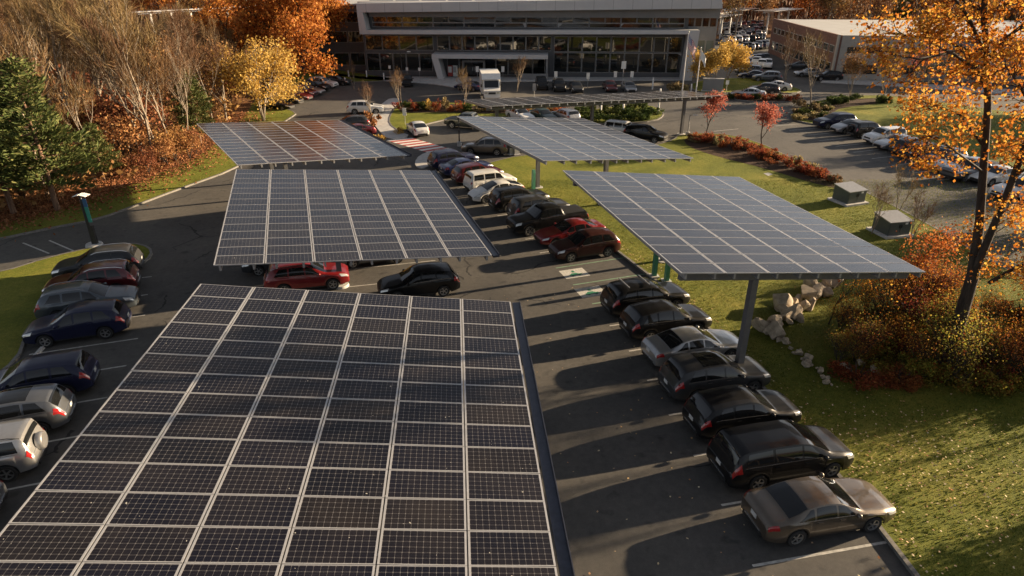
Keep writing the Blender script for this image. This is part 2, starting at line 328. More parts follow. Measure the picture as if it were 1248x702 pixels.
# ------------------------------------------------------------------ ground, asphalt, lawns
def chaikin(p, n=2, closed=True):
    for _ in range(n):
        q = []; k = len(p)
        for i in range(k if closed else k - 1):
            a, b = p[i], p[(i + 1) % k]; q += [a * 0.75 + b * 0.25, a * 0.25 + b * 0.75]
        if not closed: q = [p[0]] + q + [p[-1]]
        p = q
    return p
def area2(p): return sum(p[i].x * p[(i + 1) % len(p)].y - p[(i + 1) % len(p)].x * p[i].y for i in range(len(p)))
def sheet(name, pts, z, mat, smooth=0, kind='structure'):
    p = [Vector((q[0], q[1], 0)) for q in pts]
    if smooth: p = chaikin(p, smooth)
    b = MB(); b.add([(q.x, q.y, z) for q in p], [tuple(range(len(p)))])
    o = b.build(name, mat); tag(o, kind=kind); return o
def slab(name, pts, mat, z=0.12, kerb=True, smooth=1, w=0.16):
    p = [Vector((q[0], q[1], 0)) for q in pts]
    if smooth: p = chaikin(p, smooth)
    if area2(p) < 0: p.reverse()
    n = len(p); b = MB()
    b.add([(q.x, q.y, z) for q in p] + [(q.x, q.y, -0.04) for q in p], [tuple(range(n))] + [(i, i + n, (i + 1) % n + n, (i + 1) % n) for i in range(n)])
    o = b.build(name, mat); tag(o, kind='structure')
    if kerb:
        off = []
        for i in range(n):
            a = (p[i] - p[i - 1]); c = (p[(i + 1) % n] - p[i]); a.normalize(); c.normalize()
            na = Vector((a.y, -a.x, 0)); nc = Vector((c.y, -c.x, 0)); bi = (na + nc)
            bi = bi.normalized() if bi.length > 1e-4 else na
            off.append(p[i] + bi * (w / max(0.4, bi.dot(na))))
        k = MB()
        vs = [(q.x, q.y, z + 0.012) for q in p] + [(q.x, q.y, z + 0.012) for q in off] + [(q.x, q.y, -0.03) for q in off]
        k.add(vs, [(i, (i + 1) % n, (i + 1) % n + n, i + n) for i in range(n)] + [(i + n, (i + 1) % n + n, (i + 1) % n + 2 * n, i + 2 * n) for i in range(n)])
        ko = k.build(name + '_kerb', M['kerb']); tag(ko, kind='structure')
    return o
def PX(*pts): return [at(x, y) for x, y in pts]

sheet('ground', [(-900, -300), (900, -300), (900, 1500), (-900, 1500)], -0.06, M['woods_floor'])
sheet('asphalt', [(-85, -30), (200, -30), (200, 260), (-85, 260)], 0.0, M['asphalt'])
# lawn and wood floor left of the lot
edge = PX((-60, 303), (0, 292), (60, 279), (120, 268), (165, 251), (215, 232), (285, 207), (308, 190), (320, 165), (352, 145), (362, 138), (338, 131), (322, 122), (345, 106), (380, 100), (420, 101), (470, 99))
slab('lawn_verge', [Vector((-200, edge[0].y - 6, 0))] + edge + [Vector((-20, 118, 0)), Vector((-60, 150, 0)), Vector((-200, 150, 0))], M['lawn'])
wood = PX((-60, 288), (0, 274), (60, 258), (110, 244), (160, 226), (210, 207), (250, 188), (282, 160), (300, 140), (315, 118), (340, 98), (380, 84))
sheet('woods_ground', [Vector((-198, wood[0].y - 3, 0))] + wood + [Vector((-58, 148, 0)), Vector((-198, 148, 0))], 0.126, M['woods_floor'], 1)
sheet('woods_ground', [(-400, 149), (-40, 151), (-30, 165), (30, 190), (400, 215), (400, 900), (-400, 900)], 0.02, M['woods_floor'])
# island with the left row of cars
slab('lawn_island', PX((-150, 362), (0, 335), (60, 316), (120, 302), (160, 298), (181, 303), (184, 313), (165, 327), (110, 345), (62, 372), (30, 412), (20, 440), (-20, 470), (-120, 560), (-260, 700)), M['lawn'])
# main lawn on the right
AISLE = [Vector(q) for q in ((8.0, 9.6, 0), (7.62, 14.87, 0), (7.28, 18.7, 0), (6.65, 22.7, 0), (5.7, 28.4, 0), (4.48, 33.2, 0), (2.57, 38.5, 0), (0.1, 45.1, 0), (-2.8, 51.3, 0), (-8.9, 62.2, 0))]
def along(poly, d):
    for i in range(len(poly) - 1):
        L = (poly[i + 1] - poly[i]).length
        if d <= L or i == len(poly) - 2:
            t = (poly[i + 1] - poly[i]).normalized(); return poly[i] + t * d, t
        d -= L
D0 = (AISLE[1] - AISLE[0]).length
def stall(k):
    """aisle end of stall line k and the direction into the stall"""
    p, _ = along(AISLE, D0 + 2.63 * k); a, _ = along(AISLE, max(0.1, D0 + 2.63 * (k - 2.5))); b, _ = along(AISLE, D0 + 2.63 * (k + 2.5))
    n = Vector((math.cos(R(11.5 + .93 * k)), math.sin(R(11.5 + .93 * k)), 0)); return p, n
kerbline = []
for k in range(-2, 19):
    p, n = stall(k); kerbline.append(p + n * (5.0 if k < 16 else 4.6))
slab('lawn', kerbline + PX((600, 199), (632, 191), (700, 186), (790, 181), (822, 172), (828, 165), (872, 163), (918, 171), (985, 205), (1060, 238), (1140, 280), (1200, 318), (1260, 348), (1400, 420)) + [Vector((60, 28, 0)), Vector((60, -5, 0)), Vector((15, -5, 0))], M['lawn'])
sheet('mulch_bed', PX((832, 170), (872, 166), (916, 174), (983, 207), (1045, 235), (1000, 228), (930, 206), (872, 192), (838, 180)), 0.126, M['mulch'], 1)
# planted islands
slab('planted_island', PX((475, 152), (476, 142), (483, 131), (502, 124), (560, 126), (610, 131), (690, 140), (704, 147), (640, 147), (590, 142), (560, 143), (530, 149), (505, 156), (488, 161)), M['lawn'])
sheet('mulch_bed', PX((484, 131), (504, 126), (560, 128), (606, 133), (640, 138), (600, 140), (540, 138), (490, 139)), 0.126, M['mulch'], 1)
slab('planted_island', PX((698, 141), (740, 131), (792, 129), (806, 135), (808, 142), (797, 148), (760, 151), (715, 151), (697, 147)), M['lawn'])
slab('planted_island', PX((964, 140), (976, 132), (1002, 122), (1060, 116), (1110, 120), (1300, 148), (1420, 270), (1262, 236), (1182, 197), (1100, 171), (1040, 156), (990, 152), (968, 147)), M['lawn'])
sheet('mulch_bed', PX((967, 141), (978, 134), (1003, 125), (1040, 121), (1090, 121), (1075, 127), (1025, 132), (1012, 140), (1008, 147), (985, 149)), 0.126, M['mulch'], 1)
slab('front_lawn', PX((842, 100), (900, 95), (938, 99), (932, 109), (888, 114), (846, 113)), M['lawn'])
slab('front_lawn', PX((950, 110), (965, 106), (978, 111), (968, 114), (952, 114)), M['lawn'])
slab('front_lawn', PX((885, 118), (905, 116), (960, 118), (985, 121), (960, 125), (905, 124)), M['mulch'])
# pavements
slab('pavement', PX((468, 125), (476, 120), (490, 121), (478, 133), (474, 142), (474, 150), (483, 160), (503, 167), (474, 172), (459, 157), (453, 146), (457, 135)), M['concrete'], kerb=False, z=0.10)
slab('pavement', PX((505, 199), (511, 190), (526, 185), (545, 186), (535, 194), (520, 206), (508, 205)), M['concrete'], kerb=False, z=0.10)
slab('pavement', PX((528, 103), (560, 108), (600, 100), (690, 99), (840, 98), (840, 95), (500, 94), (440, 94), (380, 86), (380, 88), (440, 97)), M['concrete'], kerb=False, smooth=0)
slab('pavement', PX((1000, 101), (1060, 104), (1250, 117), (1250, 111), (1060, 99), (1004, 97)), M['concrete'], kerb=False, smooth=0)
# painted lines
b = MB()
def line(b, a, c, w=0.1, z=0.004, m=0):
    t = (c - a).normalized(); n = Vector((-t.y, t.x, 0)) * w / 2
    b.add([(q.x, q.y, z) for q in (a - n, c - n, c + n, a + n)], [(0, 1, 2, 3)], m)
for k in range(0, 19):
    p, n = stall(k); line(b, p, p + n * 4.9, 0.1, 0.004, 1 if k in (7, 8, 9) else 0)
LEFT = PX((185, 337), (180, 359), (177, 384), (168, 412.5), (154, 445.6), (131, 484.4)); LD = Vector((-math.cos(R(19)), -math.sin(R(19)), 0))
LEFT = LEFT + [LEFT[-1] + (LEFT[-1] - LEFT[-2]) * k for k in (1, 2, 3)]
for p in LEFT: line(b, p, p + LD * 4.8)
p = at(252, 488) if False else None
for x, y, x2, y2 in ((780, 153, 808, 170), (800, 166, 826, 176), (870, 160, 900, 157), (60, 293, 90, 306), (28, 296, 60, 309)):
    line(b, at(x, y), at(x2, y2), 0.12)
# aisle stall lines of the double row under the canopies and right-hand lot
for k in range(-6, 14):
    q0 = Vector((-3.6 - 0.055 * k * abs(k), 26 + 2.63 * k, 0)); a = R(10 + 1.0 * k); d = Vector((-math.cos(a), -math.sin(a), 0)); line(b, q0, q0 + d * 10.4)
RL0 = at(985, 150); RL1 = at(1248, 232); rd = (RL1 - RL0).normalized()
RN = Vector((math.cos(R(200)), math.sin(R(200)), 0))
for k in range(0, 22):
    q0 = RL0 + rd * 2.63 * k; line(b, q0, q0 + RN * 4.9)
tag(b.build('parking_lines', [M['white_line'], M['green_line']]), kind='structure')
# red and white crosswalk
c0, c1, c2, c3 = PX((471, 171), (502, 168), (558, 184), (531, 189))
b = MB(); n = 15
for i in range(n):
    a, e = i / n, (i + 1) / n
    q = [c0.lerp(c3, a), c1.lerp(c2, a), c1.lerp(c2, e), c0.lerp(c3, e)]
    b.add([(v.x, v.y, 0.004) for v in q], [(0, 1, 2, 3)], i % 2)
tag(b.build('crosswalk', [M['sign_white'], M['red_paint']]), kind='structure')
# painted charging-bay squares with a car-and-plug mark
def ev_mark(px, py, ang, label, size=1.0):
    c = at(px, py); o = empty('pavement_marking', (c.x, c.y, 0.004), ang)
    tag(o, label, 'marking', 'painted charging bay squares')
    b = MB(); b.add([(-.8 * size, -.62 * size, 0), (.8 * size, -.62 * size, 0), (.8 * size, .62 * size, 0), (-.8 * size, .62 * size, 0)], [(0, 1, 2, 3)]); b.build('square', M['worn_white'], o)
    b = MB(); z = 0.004
    car = [(-.42, -.30), (.42, -.30), (.42, -.14), (.22, -.11), (.12, .02), (-.2, .02), (-.3, -.12), (-.42, -.15)]
    b.add([(x * size, y * size, z) for x, y in car], [tuple(range(8))])
    for x in (-.25, .22):
        b.add([((x + .085 * math.cos(a)) * size, (-.33 + .085 * math.sin(a)) * size, z + 0.003) for a in [k * math.pi / 5 for k in range(10)]], [tuple(range(10))])
    pl = [(0.02, .12), (.2, .12), (.2, .32), (.15, .32), (.15, .42), (.12, .42), (.12, .32), (.09, .32), (.09, .42), (.06, .42), (.06, .32), (.02, .32)]
    b.add([((x - .1) * size, y * size, z) for x, y in pl], [tuple(range(12))])
    b.build('symbol', M['sign_green'], o)
ev_mark(700, 333, R(19), 'pale painted square with car and plug symbol in the sunlit empty bay')
ev_mark(720, 355.5, R(18), 'painted square with green symbol crossed by thin charger shadows')
ev_mark(618, 253, R(23), 'grey blue painted square in shade in front of the black pickup truck', 1.1)

# ------------------------------------------------------------------ solar canopies
CU, CV = 2.02, 1.02
def frame_mesh():
    b = MB(); w, h = 1.985, 1.004
    for s in (-1, 1):
        b.box((s * (w / 2 - 0.024), 0, 0), (0.048, h, 0.045)); b.box((0, s * (h / 2 - 0.0125), 0), (w - 0.096, 0.020, 0.045))
    return b.mesh('panel_frame', M['alu'])
def lam_mesh():
    b = MB(); b.box((0, 0, 0.012), (1.889, 0.9535, 0.012)); return b.mesh('solar_panel', M['cells'])
FRAME, LAM = frame_mesh(), lam_mesh()
def canopy(name, ctr, yaw, tilt, ncol, nrow, label, cols, vt=0.0, gutter=True, depth=0.26, post=0.29):
    """ctr: panel-plane centre; u runs right, v runs away from the camera; tilt drops the right edge, vt drops the far edge"""
    o = empty(name, (ctr[0], ctr[1], 0), yaw); tag(o, label, 'solar canopy', 'solar panel canopies over the car park')
    rr = random.Random(hash(label) % 1000 if False else len(label) * 7 + ncol)
    tt, tv = math.tan(tilt), math.tan(vt)
    def zz(u, v): return ctr[2] - u * tt - v * tv
    rotm = (Matrix.Rotation(tilt, 4, 'Y') @ Matrix.Rotation(-vt, 4, 'X'))
    for c in range(ncol):
        for r_ in range(nrow):
            u = (c - (ncol - 1) / 2) * CU * math.cos(tilt); v = (r_ - (nrow - 1) / 2) * CV
            p = link_mesh('solar_panel', LAM, o); p.location = (u, v, zz(u, v))
            j = Matrix.Rotation(rr.gauss(0, 0.0035), 4, 'Y') @ Matrix.Rotation(rr.gauss(0, 0.0035), 4, 'X')
            p.rotation_euler = (rotm @ j).to_euler()
            f = link_mesh('panel_frame', FRAME, p)
    U, V = ncol * CU / 2, nrow * CV / 2
    def beam(nm, u0, v0, u1, v1, w, h, dz, mat):
        a = Vector((u0, v0, zz(u0, v0) - dz)); c = Vector((u1, v1, zz(u1, v1) - dz)); d = c - a
        q = d.to_track_quat('X', 'Z').to_matrix(); b = MB(); b.box((a + c) / 2, (d.length, w, h), rot=q); return b.build(nm, mat, o)
    for c in range(ncol + 1):
        for s in ((-0.45, 0.45) if 0 < c < ncol else ((0.25,) if c == 0 else (-0.25,))):
            u = (c - ncol / 2) * CU * math.cos(tilt) + s
            beam('purlin', u, -V + 0.03, u, V - 0.03, 0.09, 0.22, 0.15, M['galv'])
    for (cc, rr_) in cols:
        u = (cc - ncol / 2) * CU; v = V - rr_ * CV
        beam('beam', -U + 0.35, v, U - 0.35, v, 0.22, 0.30, 0.41, M['steel'])
        zt = zz(u, v) - 0.57
        b = MB(); b.box((u, v, zt / 2 + 0.02), (post, post, zt)); b.box((u, v, 0.06), (post + .3, post + .3, 0.05)); b.build('column', M['steel'], o)
        b = MB(); b.lathe([(0.001, 0.16), (0.46, 0.16), (0.48, 0.0), (0.48, -0.05)], 20, 0, Matrix.Translation((u, v, 0))); b.build('footing', M['concrete'], o, 40)
    if gutter:
        g = MB(); a = Vector((U + 0.17, -V, zz(U + .17, -V) - 0.05)); c = Vector((U + 0.17, V, zz(U + .17, V) - 0.05)); d = c - a; q = d.to_track_quat('X', 'Z').to_matrix()
        g.box((a + c) / 2, (d.length, 0.30, 0.10), rot=q); g.box((a + c) / 2 + Vector((.155, 0, .04)), (d.length, 0.025, 0.17), rot=q); g.build('gutter', M['dark_gutter'], o)
    return o
canopy('solar_canopy', (-5.40, 15.25, 17 - 11.58), R(4.6), R(6.0), 6, 16, 'nearest solar canopy with large dark panels filling the lower left of the photo', [(2.6, 7), (2.6, 13.5)])
canopy('solar_canopy', (-8.98, 34.1, 17 - 11.63), R(17.4), R(5.1), 6, 15, 'solar canopy just beyond the nearest one with a red car under its near edge', [(2.6, 1), (2.6, 6)])
canopy('solar_canopy', (-17.1, 52.0, 17 - 12.07), R(32.6), R(4.9), 6, 15, 'solar canopy by the woods reflecting orange trees, left of the curved walkway', [(2.6, 1), (2.6, 6)])
canopy('solar_canopy', (4.16, 50.2, 17 - 11.43), R(25.2), R(5.6), 6, 15, 'pale reflecting solar canopy in the middle beside the lawn and charging posts', [(3.07, 2.7), (4.4, 8.9)], gutter=False)
canopy('solar_canopy', (10.7, 32.5, 17 - 11.46), R(13.9), R(5.95), 6, 15, 'grey solar canopy on the lawn above the boulders with its tall steel post', [(1.92, 14.35), (3.3, 1.2)], gutter=False)
pNL = Vector((-2.6, 63.6, 5.3)); yawF = math.atan2(12.4, 27.7)
uF = Vector((math.cos(yawF), math.sin(yawF), 0)); vF = Vector((-math.sin(yawF), math.cos(yawF), 0))
ctrF = pNL + uF * 14.6 + vF * 3.6 + Vector((0, 0, -0.75))
canopy('solar_canopy', ctrF, yawF, R(1.9), 14, 7, 'long thin solar canopy seen nearly edge on, with shrub island behind', [(1.2, 3.2), (6.8, 3.2), (12.0, 5.5)], vt=R(4.2), gutter=False)
# ------------------------------------------------------------------ office building
FY0, FSL = 119.2, -0.055
def wall_pt(px, py, back=0.0):
    r = ray(px, py); t = (FY0 + back) / (r.y - FSL * r.x)
    return Vector((r.x * t, r.y * t, CAM_H + r.z * t))
fang = math.atan(FSL); fu = Vector((math.cos(fang), math.sin(fang), 0)); fn = Vector((math.sin(fang), -math.cos(fang), 0))   # fn points to the camera
f0 = Vector((0, FY0, 0))
bld = empty('office_building', (8, 119, 0)); tag(bld, 'long office building with white ribbon frame and dark glass front', 'building')
bld_inv = Matrix.Translation((-8, -119, 0))
def sz(px, py):
    p = wall_pt(px, py); return ((p - f0).dot(fu), p.z)
def bpart(name, poly, depth0, depth1, mat, par=None):
    """poly in (s,z) on the facade; from depth0 in front to depth1 (positive = towards camera)"""
    b = MB(); b.prism(poly, fu, (0, 0, 1), fn * (depth1 - depth0), f0 + fn * depth0); 
    b.v = [tuple(bld_inv @ Vector(v)) for v in b.v]
    return b.build(name, mat, par or bld)
sL, sR = sz(441, 60)[0], sz(838, 60)[0]; sRR = sz(874, 60)[0]; zR = 12.0
mainp = [(sL, 0), (sR, 0), (sR, 11.9), (sL, 11.9)]
bpart('main_block', mainp, -36, -1.6, M['facade_grey'])
bpart('roof', [(sL - .3, 11.92), (sRR + .2, 11.92), (sRR + .2, 12.12), (sL - .3, 12.12)], -36, -1.0, M['roof'])
bpart('glass_wing', [(sR + .02, 0), (sRR, 0), (sRR, 11.9), (sR + .02, 11.9)], -36, -1.9, M['facade_mid'])
# white ribbon
a0, a1, a2, a3 = sz(437, 3.5), sz(877, -3), sz(878, 9.8), sz(438, 14.6)
bpart('ribbon_frame', [a0, a1, a2, a3], -1.2, 1.6, M['facade_white'])
for k in range(19):
    t = (k + .5) / 19; s_ = a0[0] + (a1[0] - a0[0]) * t; zb = a3[1] + (a2[1] - a3[1]) * t; zt_ = a0[1] + (a1[1] - a0[1]) * t
    bpart('panel_joint', [(s_, zb + .02), (s_ + .05, zb + .02), (s_ + .05, zt_ - .02), (s_, zt_ - .02)], 1.598, 1.606, M['facade_mid'])
l0, l1 = sz(441.5, 40.8), sz(446, 35.8)
bpart('ribbon_frame', [a3, (a3[0] + .95, a3[1] - .0), (l1[0] + .5, l1[1]), (l0[0], l0[1]), ], -1.2, 1.6, M['facade_white'])
r0, r1 = sz(838, 40.8), sz(838, 35.8)
bpart('ribbon_frame', [(l0[0] + .02, l0[1]), (r0[0], r0[1]), (r1[0], r1[1]), (l1[0] + .52, l1[1])], -1.2, 1.6, M['facade_white'])
q = sz(829, 97)[0]; q2 = sz(841, 97)[0]; t0 = sz(837, 35.8)[0]; t1 = sz(850, 35.8)[0]
bpart('ribbon_leg', [(q, 0), (q2, 0), (t1 + .1, r1[1]), (r0[0] + .02, r1[1])], -1.2, 1.6, M['facade_white'])
bpart('soffit_band', [(l1[0] + .6, sz(500, 15.2)[1] - .75), (sRR - .1, sz(500, 15.2)[1] - .75), (sRR - .1, a2[1] - .02), (l1[0] + .6, a3[1] - .02)], -1.55, -.6, M['facade_mid'])
# windows, each pane its own
rw = random.Random(3)
def panes(s0, s1, z0, z1, n, depth, mat, sill=True):
    w = (s1 - s0) / n
    for i in range(n):
        a, c = s0 + i * w + .05, s0 + (i + 1) * w - .05
        f = bpart('window', [(a, z0), (c, z0), (c, z1), (a, z1)], depth, depth + .05, M['galv'])
        g = MB(); tx = rw.gauss(0, .006); ty = rw.gauss(0, .006)
        b2 = [(a + .06, z0 + .06), (c - .06, z0 + .06), (c - .06, z1 - .06), (a + .06, z1 - .06)]; sc, zc = (a + c) / 2, (z0 + z1) / 2
        vs = [bld_inv @ (f0 + fu * s_ + Vector((0, 0, z_)) + fn * (depth + .075 + (s_ - sc) * tx + (z_ - zc) * ty)) for s_, z_ in b2]
        g.add(vs, [(0, 1, 2, 3)]); g.build('pane', mat, f)
zu0, zu1 = sz(600, 35)[1] + .1, sz(600, 15.5)[1] - .5
panes(l1[0] + .7, r1[0] - .3, zu0 + .75, zu1, 20, -1.58, M['win'])
panes(l1[0] + .7, r1[0] - .3, zu0, zu0 + .7, 10, -1.58, M['win'])
panes(r1[0] + .2, sRR - .2, zu0 + .2, zu1, 4, -1.88, M['win'])
zm0, zm1 = sz(600, 63)[1], sz(600, 45)[1]
panes(sL + .3, sz(529, 60)[0] - .3, zm0, zm1, 4, -1.58, M['win'])
panes(sz(531, 60)[0], sz(672, 60)[0], zm0, zm1, 9, -1.58, M['win'])
panes(sz(673, 60)[0] + .3, sR - .6, zm0 - .1, zm1, 9, -1.58, M['win'])
panes(sz(673, 60)[0] + .3, sR - .6, .8, zm0 - .25, 9, -1.58, M['win'])
panes(sL + .3, sz(527, 60)[0] - .3, .8, zm0 - .5, 5, -1.58, M['win'])
panes(sR + 1.8, sRR - .2, .9, 3.2, 2, -1.88, M['win_teal'])
panes(sR + 1.8, sRR - .2, 3.5, 6.2, 2, -1.88, M['win_teal'])
# entrance portal
e0, e1 = sz(529, 65)[0], sz(668, 65)[0]; ez1, ez0 = sz(600, 64.5)[1], sz(600, 69.5)[1]
bpart('entrance_portal', [(e0, ez0), (e1, ez0), (e1, ez1), (e0, ez1)], -1.2, 2.6, M['facade_white'])
bpart('entrance_portal', [(e0 + .9, 0), (e0 + 1.9, 0), (e0 + 1.1, ez0 - .01), (e0, ez0 - .01)], -1.2, 2.6, M['facade_white'])
bpart('entrance_post', [(e1 - .3, 0), (e1, 0), (e1, ez0 - .01), (e1 - .3, ez0 - .01)], -1.0, 2.4, M['facade_mid'])
panes(e0 + 2.0, e1 - .5, .3, ez0 - .4, 8, -1.3, M['win'])
d0, d1 = sz(563, 85)[0], sz(591, 85)[0]; dz = sz(577, 74)[1]
for a, c, z0, z1 in ((d0, d0 + .35, 0, dz), (d1 - .35, d1, 0, dz), (d0 + .36, d1 - .36, dz - .3, dz)):
    bpart('door_surround', [(a, z0), (c, z0), (c, z1), (a, z1)], -1.15, -.4, M['facade_mid'])
for k in range(2):
    a = d0 + .6 + k * (d1 - d0 - 1.2) / 2; c = a + (d1 - d0 - 1.2) / 2 - .06
    dd = bpart('door', [(a, .05), (c, .05), (c, dz - .5), (a, dz - .5)], -1.15, -1.0, M['win']); 
    bpart('handle', [(c - .2 if k == 0 else a + .14, 1.0), (c - .14 if k == 0 else a + .2, 1.0), (c - .14 if k == 0 else a + .2, 1.6), (c - .2 if k == 0 else a + .14, 1.6)], -.98, -.92, M['chrome'], dd)
bpart('planter_wall', [(sz(636, 90)[0], 0), (sz(668, 90)[0], 0), (sz(668, 90)[0], 1.1), (sz(636, 90)[0], 1.1)], 2.7, 3.0, M['facade_mid'])
# rooftop solar rows
for k in range(6):
    for j in range(3):
        b = MB(); s0 = sL + 1 + k * 4.6; yb = -4 - j * 5
        p = [f0 + fu * s0 + fn * yb + Vector((0, 0, 12.15)), f0 + fu * (s0 + 4.2) + fn * yb + Vector((0, 0, 12.15))]; up = -fn * 1.6 + Vector((0, 0, .55))
        b.add([bld_inv @ v for v in (p[0], p[1], p[1] + up, p[0] + up)] + [bld_inv @ (v + Vector((0, 0, -.06))) for v in (p[0], p[1], p[1] + up, p[0] + up)], [(0, 1, 2, 3), (4, 5, 6, 7), (0, 1, 5, 4), (2, 3, 7, 6), (0, 3, 7, 4), (1, 2, 6, 5)])
        b.build('rooftop_panel', M['alu'], bld)
# left wing, set back
wing = empty('building_wing', (-25, 132, 0)); tag(wing, 'dark grey low wing of the offices behind the big orange tree', 'building')
def wpart(name, s0, s1, z0, z1, y0, y1, mat):
    b = MB(); b.box(((s0 + s1) / 2, (y0 + y1) / 2, (z0 + z1) / 2), (s1 - s0, y1 - y0, z1 - z0)); return b.build(name, mat, wing)
wpart('wall', -17, 7.2, 0, 11.2, -4, 22, M['facade_grey']); wpart('roof', -17.2, 7.4, 11.22, 11.45, -4.2, 22.2, M['roof'])
for z0, z1 in ((1.0, 3.2), (5.0, 6.9), (8.4, 10.2)):
    for k in range(8):
        w = wpart('window', -16.5 + k * 2.9, -16.5 + k * 2.9 + 2.7, z0, z1, -4.06, -4.0, M['galv'])
        g = MB(); g.box((-16.5 + k * 2.9 + 1.35, -4.075, (z0 + z1) / 2), (2.55, .02, z1 - z0 - .15)); g.build('pane', M['win'], w)
# things at the entrance
def vend(px, py, mat, nm, lb):
    p = at(px, py); o = empty(nm, p); tag(o, lb, 'machine'); b = MB(); b.box((0, 0, .95), (.9, .8, 1.8)); b.build('cabinet', mat, o); b = MB(); b.box((-.08, -.41, 1.2), (.6, .03, 1.0)); b.build('front_panel', M['sign_white'] if mat != M['sign_white'] else M['galv'], o); b = MB(); b.box((0, 0, .03), (.8, .7, .06)); b.build('plinth', M['trim'], o)
vend(549.5, 93, M['red_paint'], 'vending_machine', 'red vending machine left of the entrance door'); vend(555, 93, M['sign_white'], 'vending_machine', 'white vending machine beside the red one at the entrance')
# ------------------------------------------------------------------ brick building on the right
br = empty('brick_building', (58, 138, 0)); tag(br, 'low brown brick building with pale corner bay right of the car park', 'building')
A_, B_ = at(1013, 98), at(936, 64)
wd = (B_ - A_); wl = wd.length; wd = wd.normalized(); wn = Vector((-wd.y, wd.x, 0))      # wn towards the left
bi = Matrix.Translation((-58, -138, 0)); HB = 7.2
def brp(name, a, c, z0, z1, d0, d1, mat, base=None, dr=None, nn=None, par=None):
    base = A_ if base is None else base; dr = dr or wd; nn = nn or wn; b = MB()
    o_ = Vector((base.x, base.y, 0)) + nn * d0
    b.prism([(a, z0), (c, z0), (c, z1), (a, z1)], dr, (0, 0, 1), nn * (d1 - d0), o_)
    b.v = [tuple(bi @ Vector(v)) for v in b.v]; return b.build(name, mat, par or br)
brp('side_wall', 0, wl, 0, HB, -.4, 0, M['brick'])
ed = Vector((wn.x * -1, wn.y * -1, 0)); en = Vector((-wd.x, -wd.y, 0))     # front face runs right, faces camera
brp('front_wall', 0.42, 14, 0, HB, -.4, 0, M['beige'], A_, ed, en); brp('front_wall', 14.02, 60, 0, HB - .6, -.8, -.4, M['facade_mid'], A_, ed, en)
brp('roof', .5, wl, HB - .35, HB - .15, -58, -.45, M['roof'])
brp('corner_pier', -.3, .5, 0, HB + .1, 0.01, .25, M['beige'])
for z0, z1 in ((1.0, 2.7), (4.3, 5.5)):
    for k in range(13):
        a = 1.6 + k * (wl - 3) / 13; w = brp('window', a, a + 2.3, z0, z1, .003, .05, M['beige']); brp('pane', a + .12, a + 2.18, z0 + .12, z1 - .12, .051, .07, M['win'], par=w)
    for k in range(4):
        a = 1.4 + k * 3.1; w = brp('window', a, a + 2.7, z0, z1, .003, .05, M['beige'], A_, ed, en); brp('pane', a + .12, a + 2.58, z0 + .12, z1 - .12, .051, .07, M['win'], A_, ed, en, w)
    for k in range(13):
        a = 15 + k * 3.3; w = brp('window', a, a + 2.7, z0, z1, -.397, -.35, M['beige'], A_, ed, en); brp('pane', a + .12, a + 2.58, z0 + .12, z1 - .12, -.349, -.33, M['win'], A_, ed, en, w)
# ------------------------------------------------------------------ far canopies
def far_canopy(pa, pb, z, dep, label, np_=4, tiltx=0.0):
    a, c = pa, pb; d = (c - a); L = d.length; ang = math.atan2(d.y, d.x); o = empty('solar_canopy', ((a + c) / 2).xy.to_3d(), ang); tag(o, label, 'solar canopy', 'distant solar canopies')
    b = MB(); b.box((0, dep / 2, z), (L, dep, .12), rot=Matrix.Rotation(tiltx, 3, 'X')); b.build('panel_roof', M['far_panel_glare'], o)
    b = MB(); b.box((0, dep / 2 - .0, z - .35), (L, .3, .4)); b.build('beam', M['white_metal'], o)
    for k in range(np_):
        x = -L / 2 + L * (k + .5) / np_; b = MB(); b.box((x, dep / 2, z / 2 - .2), (.4, .4, z - .4)); b.build('column', M['white_metal'], o)
M['far_panel_glare'] = simple('distant_panels_sky_glare', (0.55, 0.53, 0.5), 0.25, 0.3, var=.1)  # pale base colour stands in for sky reflected in the panels
def azp(px, py, z): return at(px, py, z)
far_canopy(azp(872, 17.5, 6.2), azp(925, 10, 6.2), 6.2, 7, 'distant canopy painted white for sky glare beyond the right end of the office building')
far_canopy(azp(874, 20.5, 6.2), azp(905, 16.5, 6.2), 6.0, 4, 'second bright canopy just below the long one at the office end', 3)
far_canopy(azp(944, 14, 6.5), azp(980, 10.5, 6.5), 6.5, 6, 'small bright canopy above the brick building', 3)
far_canopy(azp(118, 17.5, 8.5), azp(330, 6.5, 8.5), 8.5, 3, 'long thin canopy painted white for sky glare beyond the bare wood', 9)
far_canopy(azp(-30, 30, 6.0), azp(34, 22, 6.0), 6.0, 26, 'distant canopy with dark striped panels at the top left corner', 3, R(12))
